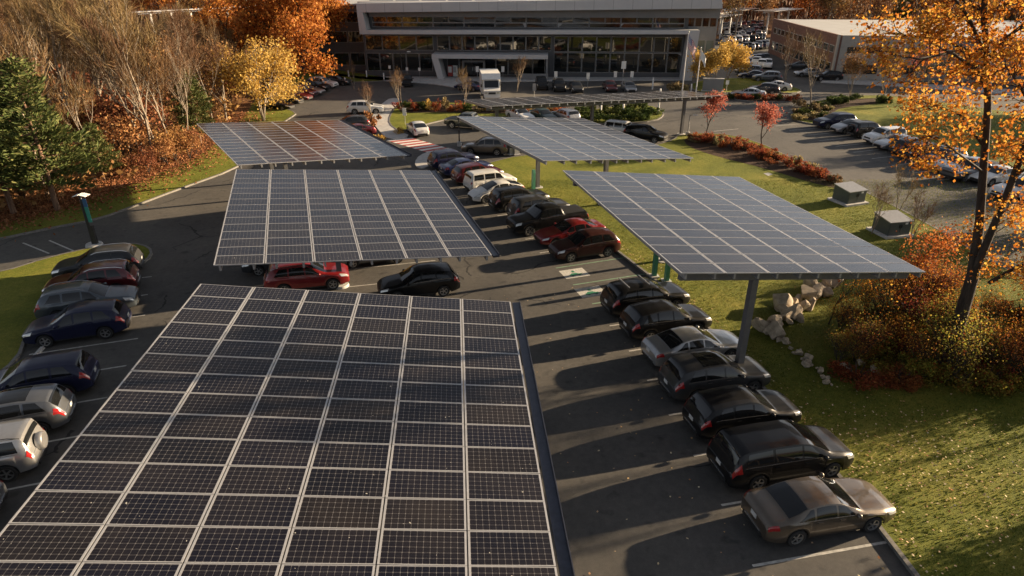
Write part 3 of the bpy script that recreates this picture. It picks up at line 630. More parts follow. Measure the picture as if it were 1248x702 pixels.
# ------------------------------------------------------------------ cars
def interp(keys, x):
    if x <= keys[0][0]: return keys[0][1]
    for (a, p), (b_, q) in zip(keys, keys[1:]):
        if x <= b_: return p + (q - p) * (x - a) / (b_ - a)
    return keys[-1][1]
class Body:
    """one car body: sections along x (0 nose .. L tail), half profile from sill to roof centre"""
    def __init__(s, L, W, top, belt, cowl, rf, rr, rb, win, wheels, rad=0.34, sill=0.27, tumble=0.30, nose=0.80, tail=0.86, nosex=0.85, tailx=0.5, bed=None, rack=False, spare=False, sunroof=False, thirdpane=None):
        s.__dict__.update(locals())
    def top_(s, x): return sum(interp(s.top, x + d) for d in (-.07, -.035, 0, .035, .07)) / 5
    def belt_(s, x): return sum(interp(s.belt, x + d) for d in (-.06, -.03, 0, .03, .06)) / 5
    def hw(s, x):
        w = s.W / 2
        if x < s.nosex: w *= 1 - (1 - s.nose) * ((s.nosex - x) / s.nosex) ** 2.4
        if x > s.L - s.tailx: w *= 1 - (1 - s.tail) * ((x - s.L + s.tailx) / s.tailx) ** 2.4
        return w
    def sillz(s, x):
        z = s.sill
        if x < .5: z += .06 * (1 - x / .5)
        if x > s.L - .5: z += .10 * (1 - (s.L - x) / .5)
        for xw in s.wheels:
            ra = s.rad + 0.065
            if abs(x - xw) < ra: z = max(z, s.rad + math.sqrt(max(0, ra * ra - (x - xw) ** 2)) * 0.97)
        return z
    def section(s, x):
        w = s.hw(x); zt = s.top_(x); zs = min(s.belt_(x), zt - 0.035); z0 = s.sillz(x); g = zt - zs
        z0 = min(z0, zs - 0.06)
        y5 = 0.95 * w - s.tumble * max(0, g - 0.05) - 0.085 * min(1, g / 0.35) - (0.10 * w if g < 0.1 else 0.10 * w * max(0, 1 - (g - .1) / .2))
        z5 = zt - 0.055 * min(1, g / 0.25) - 0.006
        h = zs - z0
        return [(0.955 * w, z0), (0.988 * w, z0 + .22 * h), (1.0 * w, z0 + .52 * h), (0.99 * w, z0 + .80 * h), (0.952 * w, zs), (y5, z5), (0.58 * y5, zt - .010), (0, zt)]
    def P(s, x, v, side=1):
        sc = s.section(x); i = min(int(v), 6); t = v - i
        y = sc[i][0] + (sc[i + 1][0] - sc[i][0]) * t; z = sc[i][1] + (sc[i + 1][1] - sc[i][1]) * t
        if 4 < v < 5: y += 0.022 * math.sin(math.pi * t) * min(1, (s.top_(x) - s.belt_(x)) / .4)
        return Vector((s.L / 2 - x, side * y, z))
    def N(s, x, v, side=1):
        e = 0.02; v = min(max(v, .02), 6.98)
        a = s.P(x + e, v, side) - s.P(x - e, v, side); c = s.P(x, v + e, side) - s.P(x, v - e, side)
        n = a.cross(c)
        if n.length < 1e-9: return Vector((0, side, 0))
        n.normalize(); q = s.P(x, v, side) - Vector((s.L / 2 - x, 0, 0.5))
        return n if n.dot(q) > 0 else -n
    def stations(s, step=0.09):
        xs = set(round(k * step, 4) for k in range(int(s.L / step) + 1)) | {s.L, .03, s.L - .03}
        for xw in s.wheels:
            ra = s.rad + .065
            for k in range(9): xs.add(round(xw - ra * math.cos(math.pi * k / 8), 4))
            xs |= {round(xw - ra - .003, 4), round(xw + ra + .003, 4)}
        xs = sorted(xs); out = [xs[0]]
        for x in xs[1:]:
            if x - out[-1] > 0.0025: out.append(x)
        return out
    VS = [0, .5, 1, 1.5, 2, 2.5, 3, 3.5, 3.8, 4, 4.25, 4.5, 4.75, 5, 5.25, 5.6, 6, 6.5, 7]
    def body_mb(s, step=0.09, VS=None):
        VS = VS or s.VS; xs = s.stations(step); b = MB(); rows = []
        def row(x, dx=0, sy=1.0, sz=1.0):
            r_ = []
            full = [s.P(x, v, 1) for v in VS] + [s.P(x, v, -1) for v in VS[-2::-1]]
            zc = (full[0].z + s.top_(x)) / 2
            return [Vector((p.x - dx, p.y * sy, zc + (p.z - zc) * sz)) for p in full]
        rows.append(row(0, -.055, .84, .80)); rows.append(row(0, -.035, .95, .93))
        for x in xs: rows.append(row(x))
        rows.append(row(s.L, .03, .96, .94)); rows.append(row(s.L, .045, .86, .84))
        n = len(rows[0]); vs = [p for r_ in rows for p in r_]
        fs = [(i * n + k, i * n + k + 1, (i + 1) * n + k + 1, (i + 1) * n + k) for i in range(len(rows) - 1) for k in range(n - 1)]
        fs += [tuple(range(n)), tuple((len(rows) - 1) * n + k for k in range(n))]
        b.add(vs, fs); return b
    def patch(s, b, x0, x1, v0, v1, side, off=0.006, nu=8, nv=5, lean0=0.0, lean1=0.0, m=0, skirt=0.0):
        """surface patch; lean shifts x along v for slanted ends"""
        vs = []
        for i in range(nu + 1):
            for j in range(nv + 1):
                t = j / nv; v = v0 + (v1 - v0) * t
                a = x0 + lean0 * t; c = x1 + lean1 * t; x = a + (c - a) * i / nu
                vs.append(s.P(x, v, side) + s.N(x, v, side) * off)
        fs = [(i * (nv + 1) + j, (i + 1) * (nv + 1) + j, (i + 1) * (nv + 1) + j + 1, i * (nv + 1) + j + 1) for i in range(nu) for j in range(nv)]
        b.add(vs, fs, m)
    def across(s, b, x0, x1, v0, off=0.006, nu=8, m=0, trim=0.0):
        """patch across the car (windscreen, rear window, roof)"""
        ws = [v0 + (7 - v0) * k / 6 for k in range(7)]; cols = [(v, 1) for v in ws] + [(v, -1) for v in ws[-2::-1]]
        vs = []
        for i in range(nu + 1):
            x = x0 + (x1 - x0) * i / nu
            for v, sd in cols: vs.append(s.P(x, v, sd) + s.N(x, v, sd) * off)
        n = len(cols); b.add(vs, [(i * n + k, (i + 1) * n + k, (i + 1) * n + k + 1, i * n + k + 1) for i in range(nu) for k in range(n - 1)], m)

STY = {}
STY['sedan'] = Body(4.85, 1.84, [(0, .66), (.10, .74), (.5, .85), (1.15, .95), (1.42, .985), (1.85, 1.21), (2.2, 1.38), (2.6, 1.455), (3.0, 1.455), (3.45, 1.39), (3.85, 1.25), (4.18, 1.11), (4.6, 1.085), (4.78, 1.04), (4.85, .88)],
    [(0, .60), (.12, .68), (.6, .79), (1.4, .91), (3.4, .98), (4.2, 1.01), (4.75, .97), (4.85, .82)], 1.42, 2.25, 3.40, 4.16, [(1.62, 2.36, .42, .0), (2.44, 3.18, 0, -.03), (3.25, 3.82, 0, -.45)], (.95, 3.77), .335)
STY['suv'] = Body(4.70, 1.90, [(0, .80), (.08, .92), (.45, 1.03), (1.1, 1.10), (1.28, 1.125), (1.65, 1.36), (2.02, 1.58), (2.4, 1.68), (3.2, 1.695), (3.9, 1.655), (4.25, 1.60), (4.42, 1.40), (4.58, 1.13), (4.66, 1.02), (4.70, .80)],
    [(0, .74), (.1, .86), (.5, .95), (1.3, 1.05), (4.0, 1.12), (4.55, 1.08), (4.70, .76)], 1.28, 2.08, 4.22, 4.56, [(1.52, 2.36, .46, .0), (2.44, 3.28, 0, -.03), (3.36, 4.12, 0, -.30)], (.93, 3.66), .365, .30, tumble=.27, nose=.82, tail=.86, tailx=.5, rack=True)
STY['crossover'] = Body(4.55, 1.86, [(0, .74), (.08, .85), (.45, .97), (1.05, 1.06), (1.24, 1.09), (1.65, 1.33), (2.0, 1.56), (2.35, 1.655), (3.0, 1.665), (3.6, 1.615), (4.08, 1.54), (4.32, 1.27), (4.45, 1.10), (4.52, .98), (4.55, .78)],
    [(0, .68), (.1, .80), (.5, .90), (1.3, 1.01), (3.8, 1.10), (4.4, 1.06), (4.55, .74)], 1.24, 2.06, 4.06, 4.42, [(1.48, 2.30, .46, .0), (2.38, 3.16, 0, -.03), (3.24, 4.00, 0, -.34)], (.92, 3.58), .35, .28, tumble=.29, nose=.80, tail=.84, tailx=.55)
STY['boxy'] = Body(4.45, 1.82, [(0, .86), (.06, .96), (.4, 1.05), (1.0, 1.10), (1.2, 1.14), (1.5, 1.40), (1.78, 1.63), (2.1, 1.72), (3.2, 1.74), (4.15, 1.71), (4.30, 1.62), (4.38, 1.2), (4.43, 1.0), (4.45, .82)],
    [(0, .80), (.1, .90), (.5, .97), (1.2, 1.06), (4.2, 1.10), (4.38, 1.08), (4.45, .78)], 1.20, 1.82, 4.24, 4.40, [(1.42, 2.12, .30, .0), (2.20, 2.98, 0, 0), (3.06, 4.08, 0, -.10)], (.88, 3.50), .36, .31, tumble=.17, nose=.88, tail=.93, tailx=.3, rack=True, spare=True)
STY['van'] = Body(5.10, 1.98, [(0, .74), (.08, .88), (.5, 1.02), (.95, 1.12), (1.10, 1.16), (1.6, 1.44), (2.02, 1.64), (2.4, 1.72), (3.5, 1.745), (4.5, 1.70), (4.78, 1.62), (4.92, 1.35), (5.03, 1.1), (5.08, .95), (5.10, .76)],
    [(0, .68), (.1, .82), (.6, .95), (1.3, 1.05), (4.6, 1.09), (5.0, 1.07), (5.10, .72)], 1.10, 2.08, 4.74, 5.02, [(1.40, 2.30, .55, .0), (2.38, 3.45, 0, 0), (3.55, 4.62, 0, -.14)], (.98, 4.02), .345, .24, tumble=.22, nose=.80, tail=.92, tailx=.35)
STY['prius'] = Body(4.55, 1.78, [(0, .62), (.08, .72), (.4, .86), (.95, 1.0), (1.1, 1.04), (1.6, 1.28), (2.1, 1.45), (2.5, 1.49), (3.0, 1.45), (3.6, 1.31), (4.1, 1.16), (4.38, 1.07), (4.50, .98), (4.55, .80)],
    [(0, .57), (.1, .67), (.5, .80), (1.2, .95), (3.6, 1.05), (4.35, 1.02), (4.55, .74)], 1.10, 2.15, 3.2, 4.30, [(1.42, 2.22, .52, .0), (2.30, 3.04, 0, -.03), (3.12, 3.62, 0, -.36)], (.92, 3.62), .325, .24, nose=.76, tail=.84, tailx=.5)
STY['boxvan'] = Body(4.30, 1.80, [(0, .82), (.06, .94), (.4, 1.05), (.85, 1.10), (.98, 1.14), (1.3, 1.42), (1.55, 1.60), (1.9, 1.68), (3.0, 1.70), (3.95, 1.68), (4.12, 1.60), (4.22, 1.2), (4.28, 1.0), (4.30, .80)],
    [(0, .76), (.1, .88), (.5, .96), (1.0, 1.05), (4.1, 1.08), (4.22, 1.06), (4.30, .76)], .98, 1.60, 4.08, 4.24, [(1.24, 1.96, .28, .0), (2.05, 2.95, 0, 0), (3.05, 3.95, 0, -.06)], (.85, 3.45), .335, .26, tumble=.13, nose=.90, tail=.95, tailx=.25)
STY['pickup'] = Body(5.75, 2.00, [(0, .98), (.06, 1.10), (.5, 1.18), (1.25, 1.24), (1.45, 1.27), (1.8, 1.55), (2.1, 1.80), (2.4, 1.87), (3.1, 1.88), (3.55, 1.84), (3.72, 1.5), (3.82, 1.30), (4.0, 1.27), (5.6, 1.27), (5.72, 1.22), (5.75, .85)],
    [(0, .90), (.1, 1.02), (.6, 1.10), (1.5, 1.17), (3.7, 1.21), (5.6, 1.225), (5.75, .8)], 1.45, 2.16, 3.52, 3.78, [(1.72, 2.42, .36, .0), (2.50, 3.10, 0, 0), (3.17, 3.60, 0, -.1)], (1.05, 4.62), .40, .42, tumble=.22, nose=.90, tail=.97, tailx=.2, bed=(3.98, 5.62))

def wheel_mesh(r_, w=0.22):
    t = MB(); t.lathe([(r_ * .66, -w / 2), (r_ * .93, -w / 2), (r_, -w * .36), (r_, w * .36), (r_ * .93, w / 2), (r_ * .66, w / 2)], 28)
    rm = MB(); rm.lathe([(r_ * .67, w * .46), (r_ * .60, w * .44), (r_ * .57, w * .2)], 28); rm.lathe([(.0, w * .36), (r_ * .16, w * .34), (r_ * .16, w * .1)], 12)
    for k in range(5):
        a = 2 * math.pi * k / 5; c = Vector((math.cos(a), math.sin(a), 0)) * r_ * .38
        rm.box((c.x, c.y, w * .32), (r_ * .5, r_ * .15, w * .14), a)
    hub = MB(); hub.lathe([(0, w * .12), (r_ * .67, w * .12)], 20)
    return t, rm, hub
WHM = {}
def wheel_for(r_):
    if r_ not in WHM:
        t, rm, hub = wheel_mesh(r_); WHM[r_] = (t.mesh('tyre', M['tyre'], 40), rm.mesh('rim', M['rim'], 40), hub.mesh('wheel', M['trim']))
    return WHM[r_]
CAR_CACHE = {}
def car_parts(st):
    """list of (name, mesh, painted?, children) for a style, built once"""
    if st in CAR_CACHE: return CAR_CACHE[st]
    s = STY[st]; out = []; PB = PAINT['black']
    b = s.body_mb()
    out.append(('body', b.mesh('car_body', PB, 32), True, []))
    u = MB(); u.box((0, 0, .42), (s.L - .5, s.W - .42, .34)); out.append(('underbody', u.mesh('underbody', M['trim']), False, []))
    g = MB(); s.across(g, s.cowl + .05, s.rf - .04, 5.10, .006); out.append(('windscreen', g.mesh('windscreen', M['glass'], 60), False, []))
    g = MB(); s.across(g, s.rr + .05, s.rb - .05, 5.12, .006); out.append(('rear_window', g.mesh('rear_window', M['glass'], 60), False, []))
    for sd in (1, -1):
        for (a, c, l0, l1) in s.win:
            g = MB(); s.patch(g, a, c, 4.13, 4.90, sd, .006, 8, 4, l0, l1); out.append(('side_window', g.mesh('side_window', M['glass'], 60), False, []))
        # doors with handles
        for (a, c) in ((s.win[0][0] + .12, s.win[0][1] + .03), (s.win[1][0] - .03, s.win[1][1] + (.02 if st != 'van' else .06))):
            g = MB(); vlo = .35; s.patch(g, a, c - .0, vlo, 3.9, sd, .007, 8, 8)
            me = g.mesh('door', PB, 50)
            h = MB(); xm = c - .16; p = s.P(xm, 3.45, sd) + s.N(xm, 3.45, sd) * .02; h.box(p, (.2, .035, .035))
            out.append(('door', me, True, [('handle', h.mesh('handle', PB), True)]))
        # mirror
        g = MB(); xm = s.win[0][0] + .12; p = s.P(xm, 4.1, sd); c = p + Vector((0.02, sd * .13, .06))
        g.lathe([(0, -.09), (.06, -.085), (.085, -.03), (.085, .03), (.05, .08), (0, .09)], 10, 0, Matrix.Translation(c) @ Matrix.Rotation(R(90), 4, 'X')); g.box(p + Vector((0, sd * .05, .01)), (.05, .14, .03))
        out.append(('wing_mirror', g.mesh('wing_mirror', PB, 60), True, []))
        g = MB(); s.patch(g, .015, .40, 3.05, 4.35, sd, .009, 6, 5, .03, .10); out.append(('headlight', g.mesh('headlight', M['headlamp'], 60), False, []))
        tv = (3.0, 4.3) if st in ('sedan', 'prius', 'pickup') else (3.1, 4.5)
        g = MB(); s.patch(g, s.L - (.36 if st not in ('boxy', 'boxvan', 'pickup') else .16), s.L - .012, tv[0], tv[1], sd, .009, 6, 5, .05, -.005); out.append(('tail_light', g.mesh('tail_light', M['taillamp'], 60), False, []))
        g = MB(); s.patch(g, s.wheels[0] + .45, s.wheels[1] - .45, .0, .42, sd, .012, 8, 2); out.append(('sill_trim', g.mesh('sill_trim', M['trim'], 50), False, []))
        if s.rack:
            g = MB(); pts = [s.P(x, 5.12, sd) + Vector((0, -sd * .01, .055 if 0 < i < 6 else 0)) for i, x in enumerate([s.rf + .15 + (s.rr - s.rf - .2) * k / 6 for k in range(7)])]; g.tube(pts, .018, 6)
            out.append(('roof_rail', g.mesh('roof_rail', M['chrome'] if st == 'suv' else M['trim'], 60), False, []))
        # bright line over the side windows
        g = MB(); pts = [s.P(x, 4.06, sd) + s.N(x, 4.06, sd) * .008 for x in [s.win[0][0] + .02 + (s.win[2][1] - s.win[0][0]) * k / 10 for k in range(11)]]; g.tube(pts, .009, 4)
        out.append(('window_trim', g.mesh('window_trim', M['chrome'], 60), False, []))
    zt0, zt1 = s.top_(0), s.top_(s.L)
    g = MB(); g.box((s.L / 2 + .05, 0, zt0 - .17), (.03, s.W * .5, .15)); out.append(('grille', g.mesh('grille', M['trim']), False, []))
    g = MB(); g.box((s.L / 2 + .045, 0, .40), (.04, s.W * .55, .13)); out.append(('bumper', g.mesh('bumper', M['trim']), False, []))
    g = MB(); g.box((-s.L / 2 - .035, 0, .40), (.05, s.W * .62, .16)); out.append(('bumper', g.mesh('bumper', M['trim']), False, []))
    g = MB(); g.box((-s.L / 2 - .05, 0, zt1 - .12 if st in ('sedan',) else .80), (.02, .31, .155)); out.append(('licence_plate', g.mesh('licence_plate', M['plate']), False, []))
    g = MB(); g.box((-s.L / 2 - .062, 0, .50), (.02, s.W * .5, .03)); out.append(('bumper_trim', g.mesh('bumper_trim', M['chrome']), False, []))
    if s.bed:
        g = MB(); s.across(g, s.bed[0], s.bed[1], 5.25, .006); out.append(('bed_cover', g.mesh('bed_cover', M['trim'], 60), False, []))
    if s.spare:
        g = MB(); g.lathe([(0, .12), (.30, .12), (.34, .08), (.35, 0), (.33, -.1)], 24, 0, Matrix.Translation((-s.L / 2 - .10, 0, .98)) @ Matrix.Rotation(R(-90), 4, 'Y')); out.append(('spare_wheel_cover', g.mesh('spare_wheel_cover', PB, 40), True, []))
    CAR_CACHE[st] = out; return out
NCAR = [0]
def car(st, col, p, heading, label, group='parked cars', extras=()):
    """p: ground centre; heading: nose direction (angle from +X)"""
    s = STY[st]; nm = {'pickup': 'pickup_truck', 'van': 'minivan', 'boxvan': 'small_van'}.get(st, 'car')
    o = empty(nm, (p[0], p[1], p[2] if len(p) > 2 else 0), heading); cat = {'pickup': 'pickup truck', 'van': 'minivan', 'boxvan': 'van'}.get(st, 'car')
    tag(o, label, cat, group)
    pm = PAINT[col]
    def put(name, me, painted, par):
        c = link_mesh(name, me, par)
        if painted: c.material_slots[0].link = 'OBJECT'; c.material_slots[0].material = pm
        return c
    for name, me, painted, ch in car_parts(st):
        if name == 'roof_rail' and 'norack' in extras: continue
        c = put(name, me, painted, o)
        for n2, m2, p2 in ch: put(n2, m2, p2, c)
    ty, rm, hub = wheel_for(s.rad)
    for xw in s.wheels:
        for sd in (1, -1):
            w = link_mesh('wheel', hub, o); w.location = (s.L / 2 - xw, sd * (s.W / 2 - .13), s.rad); w.rotation_euler = (-sd * R(90), 0, 0)
            link_mesh('tyre', ty, w); link_mesh('rim', rm, w)
    if 'sunroof' in extras:
        g = MB(); x0 = s.rf + .12; s.across(g, x0, x0 + 1.15, 5.35, .006); g.build('roof_window', M['glass'], o, 60)
    if 'crossbars' in extras:
        for x in (s.rf + .45, s.rr - .5):
            g = MB(); z = s.top_(x) + .07; y = s.P(x, 5.1).y; g.tube([(s.L / 2 - x, -y, z), (s.L / 2 - x, y, z)], .03, 6); g.build('roof_bar', M['galv'], o)
    return o
FAR = {}
def far_car(st, col, p, heading, label, group):
    if st not in FAR:
        s = STY[st]; b = s.body_mb(.22, [0, 1, 2, 3.2, 4, 4.5, 5, 6, 7])
        s.across(b, s.cowl + .05, s.rf - .04, 5.1, .008, 3, 1); s.across(b, s.rr + .05, s.rb - .05, 5.12, .008, 3, 1)
        for sd in (1, -1):
            s.patch(b, s.win[0][0], s.win[2][1], 4.13, 4.9, sd, .01, 5, 1, s.win[0][2], s.win[2][3], 1)
            s.patch(b, .015, .4, 3.1, 4.3, sd, .012, 2, 2, m=3); s.patch(b, s.L - .3, s.L - .01, 3.1, 4.4, sd, .012, 2, 2, m=4)
            for xw in s.wheels: b.lathe([(0, .1), (s.rad * .6, .1), (s.rad * .62, .1), (s.rad, .08), (s.rad, -.1)], 14, 2, Matrix.Translation((s.L / 2 - xw, sd * (s.W / 2 - .1), s.rad)) @ Matrix.Rotation(-sd * R(90), 4, 'X'))
        FAR[st] = b.mesh('far_car', [PAINT['black'], M['glass'], M['tyre'], M['headlamp'], M['taillamp']], 35)
    o = link_mesh('pickup_truck' if st == 'pickup' else 'car', FAR[st]); o.location = (p[0], p[1], 0); o.rotation_euler = (0, 0, heading)
    o.material_slots[0].link = 'OBJECT'; o.material_slots[0].material = PAINT[col]
    return tag(o, label, 'pickup truck' if st == 'pickup' else 'car', group)
# --- right row, numbered from the nearest stall
G1 = 'cars in the row beside the lawn'
def in_stall(k, st, col, label, nose_in=True, off=0.55, extras=(), shift=0):
    p, n = stall(k + .5 + shift); s = STY[st]; c = p + n * (off + s.L / 2); a = math.atan2(n.y, n.x)
    return car(st, col, c, a if nose_in else a + math.pi, label, G1, extras)
in_stall(0, 'sedan', 'bronze', 'bronze grey sedan, nearest car at the end of the right hand row')
in_stall(1, 'van', 'black', 'long black minivan beside the bronze grey sedan', off=.35)
in_stall(2, 'crossover', 'black', 'glossy black crossover beside the long black minivan', off=.4)
in_stall(3, 'suv', 'charcoal', 'dark grey car with bright hood standing by the foot of the steel canopy post', off=.35, extras=('sunroof', 'norack'))
in_stall(4, 'sedan', 'silver', 'silver sedan between two dark cars in the right hand row', off=.5)
in_stall(5, 'crossover', 'black', 'black crossover directly behind the silver sedan', off=.3)
in_stall(6, 'suv', 'black', 'black car with two pale roof bars by the empty charging bay', off=.3, extras=('crossbars', 'norack'))
in_stall(9, 'crossover', 'maroon_shaded', 'maroon crossover, backlit shade in its paint, backed in at the edge of the sunlit bay', False, .35)  # paint is a darkened maroon, the backlit shade put into its colour
in_stall(10, 'sedan', 'red', 'bright red car squeezed beside the black pickup truck', False, .4)
in_stall(11, 'pickup', 'black', 'black pickup truck backed in with its grille to the aisle', False, -.6)
in_stall(12, 'suv', 'charcoal', 'dark grey wagon just behind the black pickup truck', True, .5, extras=('norack',))
in_stall(13, 'suv', 'black', 'black wagon with bright roof rails beside the white hatchback', True, .1)
in_stall(14, 'prius', 'white', 'white hatchback facing the aisle beside the small white van', False, -.6)
in_stall(15, 'boxvan', 'white', 'small boxy white van with dark rear window', True, .3)
in_stall(16, 'crossover', 'maroon', 'dark red car beside the small white van, further from camera', True, .3)
in_stall(17, 'sedan', 'blue', 'dark blue car second from the far end of the row', True, .3)
in_stall(18, 'suv', 'navy', 'dark car parked on the pale pavement tip at the far end of the row', True, .3)
# --- left row on the island
G2 = 'cars in the row at the left edge'
def left_stall(k, st, col, label, nose_in=True, off=0.5, extras=()):
    p = LEFT[k].lerp(LEFT[k + 1], .5); s = STY[st]; c = p + LD * (off + s.L / 2); a = math.atan2(LD.y, LD.x)
    return car(st, col, c, a if nose_in else a + math.pi, label, G2, extras)
c_ = LEFT[0] + (LEFT[0] - LEFT[1]) * .5 + LD * 2.9
car('suv', 'charcoal', c_, R(199), 'dark car at the rounded tip of the island, behind the red one', G2)
left_stall(0, 'suv', 'maroon', 'dark red car near the rounded tip of the island, with roof rails')
left_stall(1, 'suv', 'slate', 'blue grey wagon with its hood towards the aisle', False, .35)
left_stall(2, 'crossover', 'navy', 'dark navy crossover with glowing red tail light beside the sunlit strip')
left_stall(4, 'suv', 'navy', 'dark navy car just below the sunlit strip at the left edge', off=.75, extras=('norack',))
left_stall(5, 'crossover', 'grey', 'light grey crossover with dark glass roof at the left edge', off=.8, extras=('sunroof',))
left_stall(6, 'boxy', 'silver', 'silver boxy car with a round spare wheel cover on its tail', off=.9)
left_stall(7, 'prius', 'grey', 'grey car cut by the left edge, nearest in its row', off=1.2)
# --- under the canopies
G3 = 'cars under the solar canopies'
car('suv', 'red', at(376, 349), R(16), 'red car with roof rails nosing out between the two left canopies', G3)
car('crossover', 'black', at(511, 357), R(196), 'black car with red tail light between the two nearest canopies', G3)
car('sedan', 'grey', at(455, 318), R(18), 'grey sedan in the deep shade under the second left canopy', G3)
car('crossover', 'charcoal', at(300, 345) + Vector((1.5, 2.2, 0)), R(197), 'dark car in deep shade near the left end under the second left canopy', G3)
# --- around the planted islands and in front of the building
G4 = 'cars around the planted islands'
car('suv', 'white', at(446, 138), R(5), 'white wagon beside the top of the curved walkway', G4, extras=('norack',))
car('crossover', 'charcoal', at(427, 158), R(200), 'dark car behind the far right corner of the left back canopy', G4)
car('prius', 'maroon', at(433, 167), R(205), 'dark maroon car beside the pink bush at the walkway', G4)
car('prius', 'white', at(509, 163), R(112), 'white hatchback nosing the small lawn by the crosswalk', G4)
car('pickup', 'olive', at(572, 156), R(160), 'grey green pickup by the tip of the middle canopy', G4)
car('suv', 'taupe', at(592, 187), R(172), 'bronze brown car beside the charging cabinets under the middle canopy', G4)
car('sedan', 'white', at(634, 146), R(-60), 'white sedan behind the shrub island, left of the dark green one', G4)
car('sedan', 'green', at(662, 147), R(-62), 'dark green sedan between a white and a silver car', G4)
car('suv', 'silver', at(688, 148), R(118), 'silver wagon by the end of the hedge island', G4, extras=('norack',))
car('boxvan', 'white', at(759, 166), R(-30), 'white car half hidden by the right edge of the middle canopy', G4)
car('suv', 'black', at(786, 171), R(-32), 'black car beside the slim steel post right of the middle canopy', G4, extras=('norack',))
G5 = 'cars in front of the office building'
car('suv', 'black', at(496, 104), R(-80), 'black car by the tall dark lamp post at the building', G5)
car('sedan', 'blue', at(572, 110), R(150), 'dark blue car just left of the white truck', G5)
for x, y, st, col, lb in ((660, 108, 'boxy', 'black', 'black boxy car, first left in the row at the glass front'), (681, 110, 'suv', 'black', 'black car, second in the row at the glass front'), (702, 111, 'sedan', 'charcoal', 'dark grey sedan, third in the row at the glass front'),
                          (743, 110, 'sedan', 'maroon', 'dark maroon sedan at the glass front, beside a tall sign'), (766, 111, 'sedan', 'silver', 'pale silver sedan at the glass front, right end of its row')):
    car(st, col, at(x, y), R(-88), lb, G5)
G6 = 'cars in the shade at the wood edge'
for i, (x, y, st, col, lb) in enumerate(((338, 133, 'sedan', 'black', 'black sedan nearest the yellow tree'), (350, 127, 'suv', 'black', 'black wagon in deep shade right of the yellow tree'), (361, 122, 'sedan', 'maroon', 'dark red sedan in deep shade near the yellow tree'),
                              (369, 118, 'crossover', 'maroon', 'maroon crossover in the shaded row, before a silver sedan'), (377, 115, 'sedan', 'silver', 'silver sedan in the shaded row by the woods'), (385, 111, 'suv', 'black', 'black car in the shaded row beside the white one'),
                              (394, 107, 'suv', 'white', 'white wagon standing out in the shaded row by the woods'), (412, 103, 'sedan', 'charcoal', 'dark car at the far end of the shaded row'))):
    car(st, col, at(x, y), R(-18), lb, G6)
# --- right-hand lot
G7 = 'cars along the right hand lot'
for x, y, st, col, ang, lb in ((1016, 155, 'suv', 'navy', 188, 'dark navy car by the planted point of the right lawn'), (1036, 161, 'prius', 'silver', 192, 'pale silver blue car next to the boxy black one'), (1056, 166, 'boxy', 'black', 14, 'boxy black car with grey roof in the right lot'),
                               (1076, 174, 'boxvan', 'white', 194, 'small white car after the boxy black one'), (1092, 181, 'sedan', 'silver', 194, 'silver car between the white one and dark ones in the right lot'), (1110, 187, 'crossover', 'charcoal', 14, 'dark grey car behind orange leaves in the right lot'),
                               (1132, 194, 'suv', 'black', 14, 'large black car in the right lot, left of a silver sedan'), (1122, 191, 'sedan', 'charcoal', 197, 'low dark sedan between two dark cars in the right lot'), (1146, 201, 'crossover', 'navy', 197, 'dark navy crossover beside the silver sedan in the right lot'), (1160, 207, 'sedan', 'silver', 197, 'silver sedan just left of the grey pickup in the right lot'), (1183, 217, 'pickup', 'grey', 197, 'grey pickup with dark grille behind the big tree trunk'),
                               (1212, 222, 'sedan', 'white', 197, 'white sedan seen through the fork of the big tree'), (1238, 240, 'crossover', 'white', 197, 'white crossover at the right edge behind golden leaves')):
    car(st, col, at(x, y), R(ang), lb, G7)
G8 = 'cars in the lot by the brick building'
for x, y, st, col, ang, lb in ((911, 119, 'sedan', 'silver', 160, 'silver sedan at the corner of the front lawn'), (930, 114, 'crossover', 'charcoal', 158, 'dark car between the silver sedan and a white car'), (945, 110, 'prius', 'white', 158, 'white car at the small island with a pale kerb'),
                               (912, 91, 'suv', 'slate', 165, 'slate blue car, topmost of three behind the yellow tree'), (917, 96, 'sedan', 'navy', 165, 'dark blue car, middle of three behind the yellow tree'), (934, 99, 'suv', 'grey', 165, 'grey wagon, nearest of three behind the yellow tree'),
                               (985, 93, 'sedan', 'silver', 175, 'silver car by the brick wall'), (1008, 98, 'crossover', 'black', 175, 'black car by the corner of the brick building'), (972, 84, 'sedan', 'slate', 165, 'blue grey car close under the brick wall')):
    car(st, col, at(x, y), R(ang), lb, G8)
# far rows
rf_ = random.Random(5)
rows = [((882, 53), (930, 49), 12), ((880, 49), (930, 43), 12), ((884, 42), (932, 38), 10), ((882, 37), (930, 35), 10), ((900, 63), (934, 58), 8), ((903, 72), (934, 77), 6), ((905, 79), (945, 84), 6), ((881, 33), (930, 31), 9)]
for (x0, y0), (x1, y1), n in rows:
    a, c = at(x0, y0), at(x1, y1)
    for i in range(n):
        p = a.lerp(c, (i + .5) / n); 
        if rf_.random() < .08: continue
        far_car(rf_.choice(['sedan', 'suv', 'crossover', 'sedan', 'van', 'pickup']), rf_.choice(['white', 'silver', 'grey', 'black', 'charcoal', 'silver', 'navy', 'white', 'red']), p, R(70) + (math.pi if rf_.random() < .3 else 0), 'small distant car in the crowded lot behind the office building', 'cars in the crowded far lot')
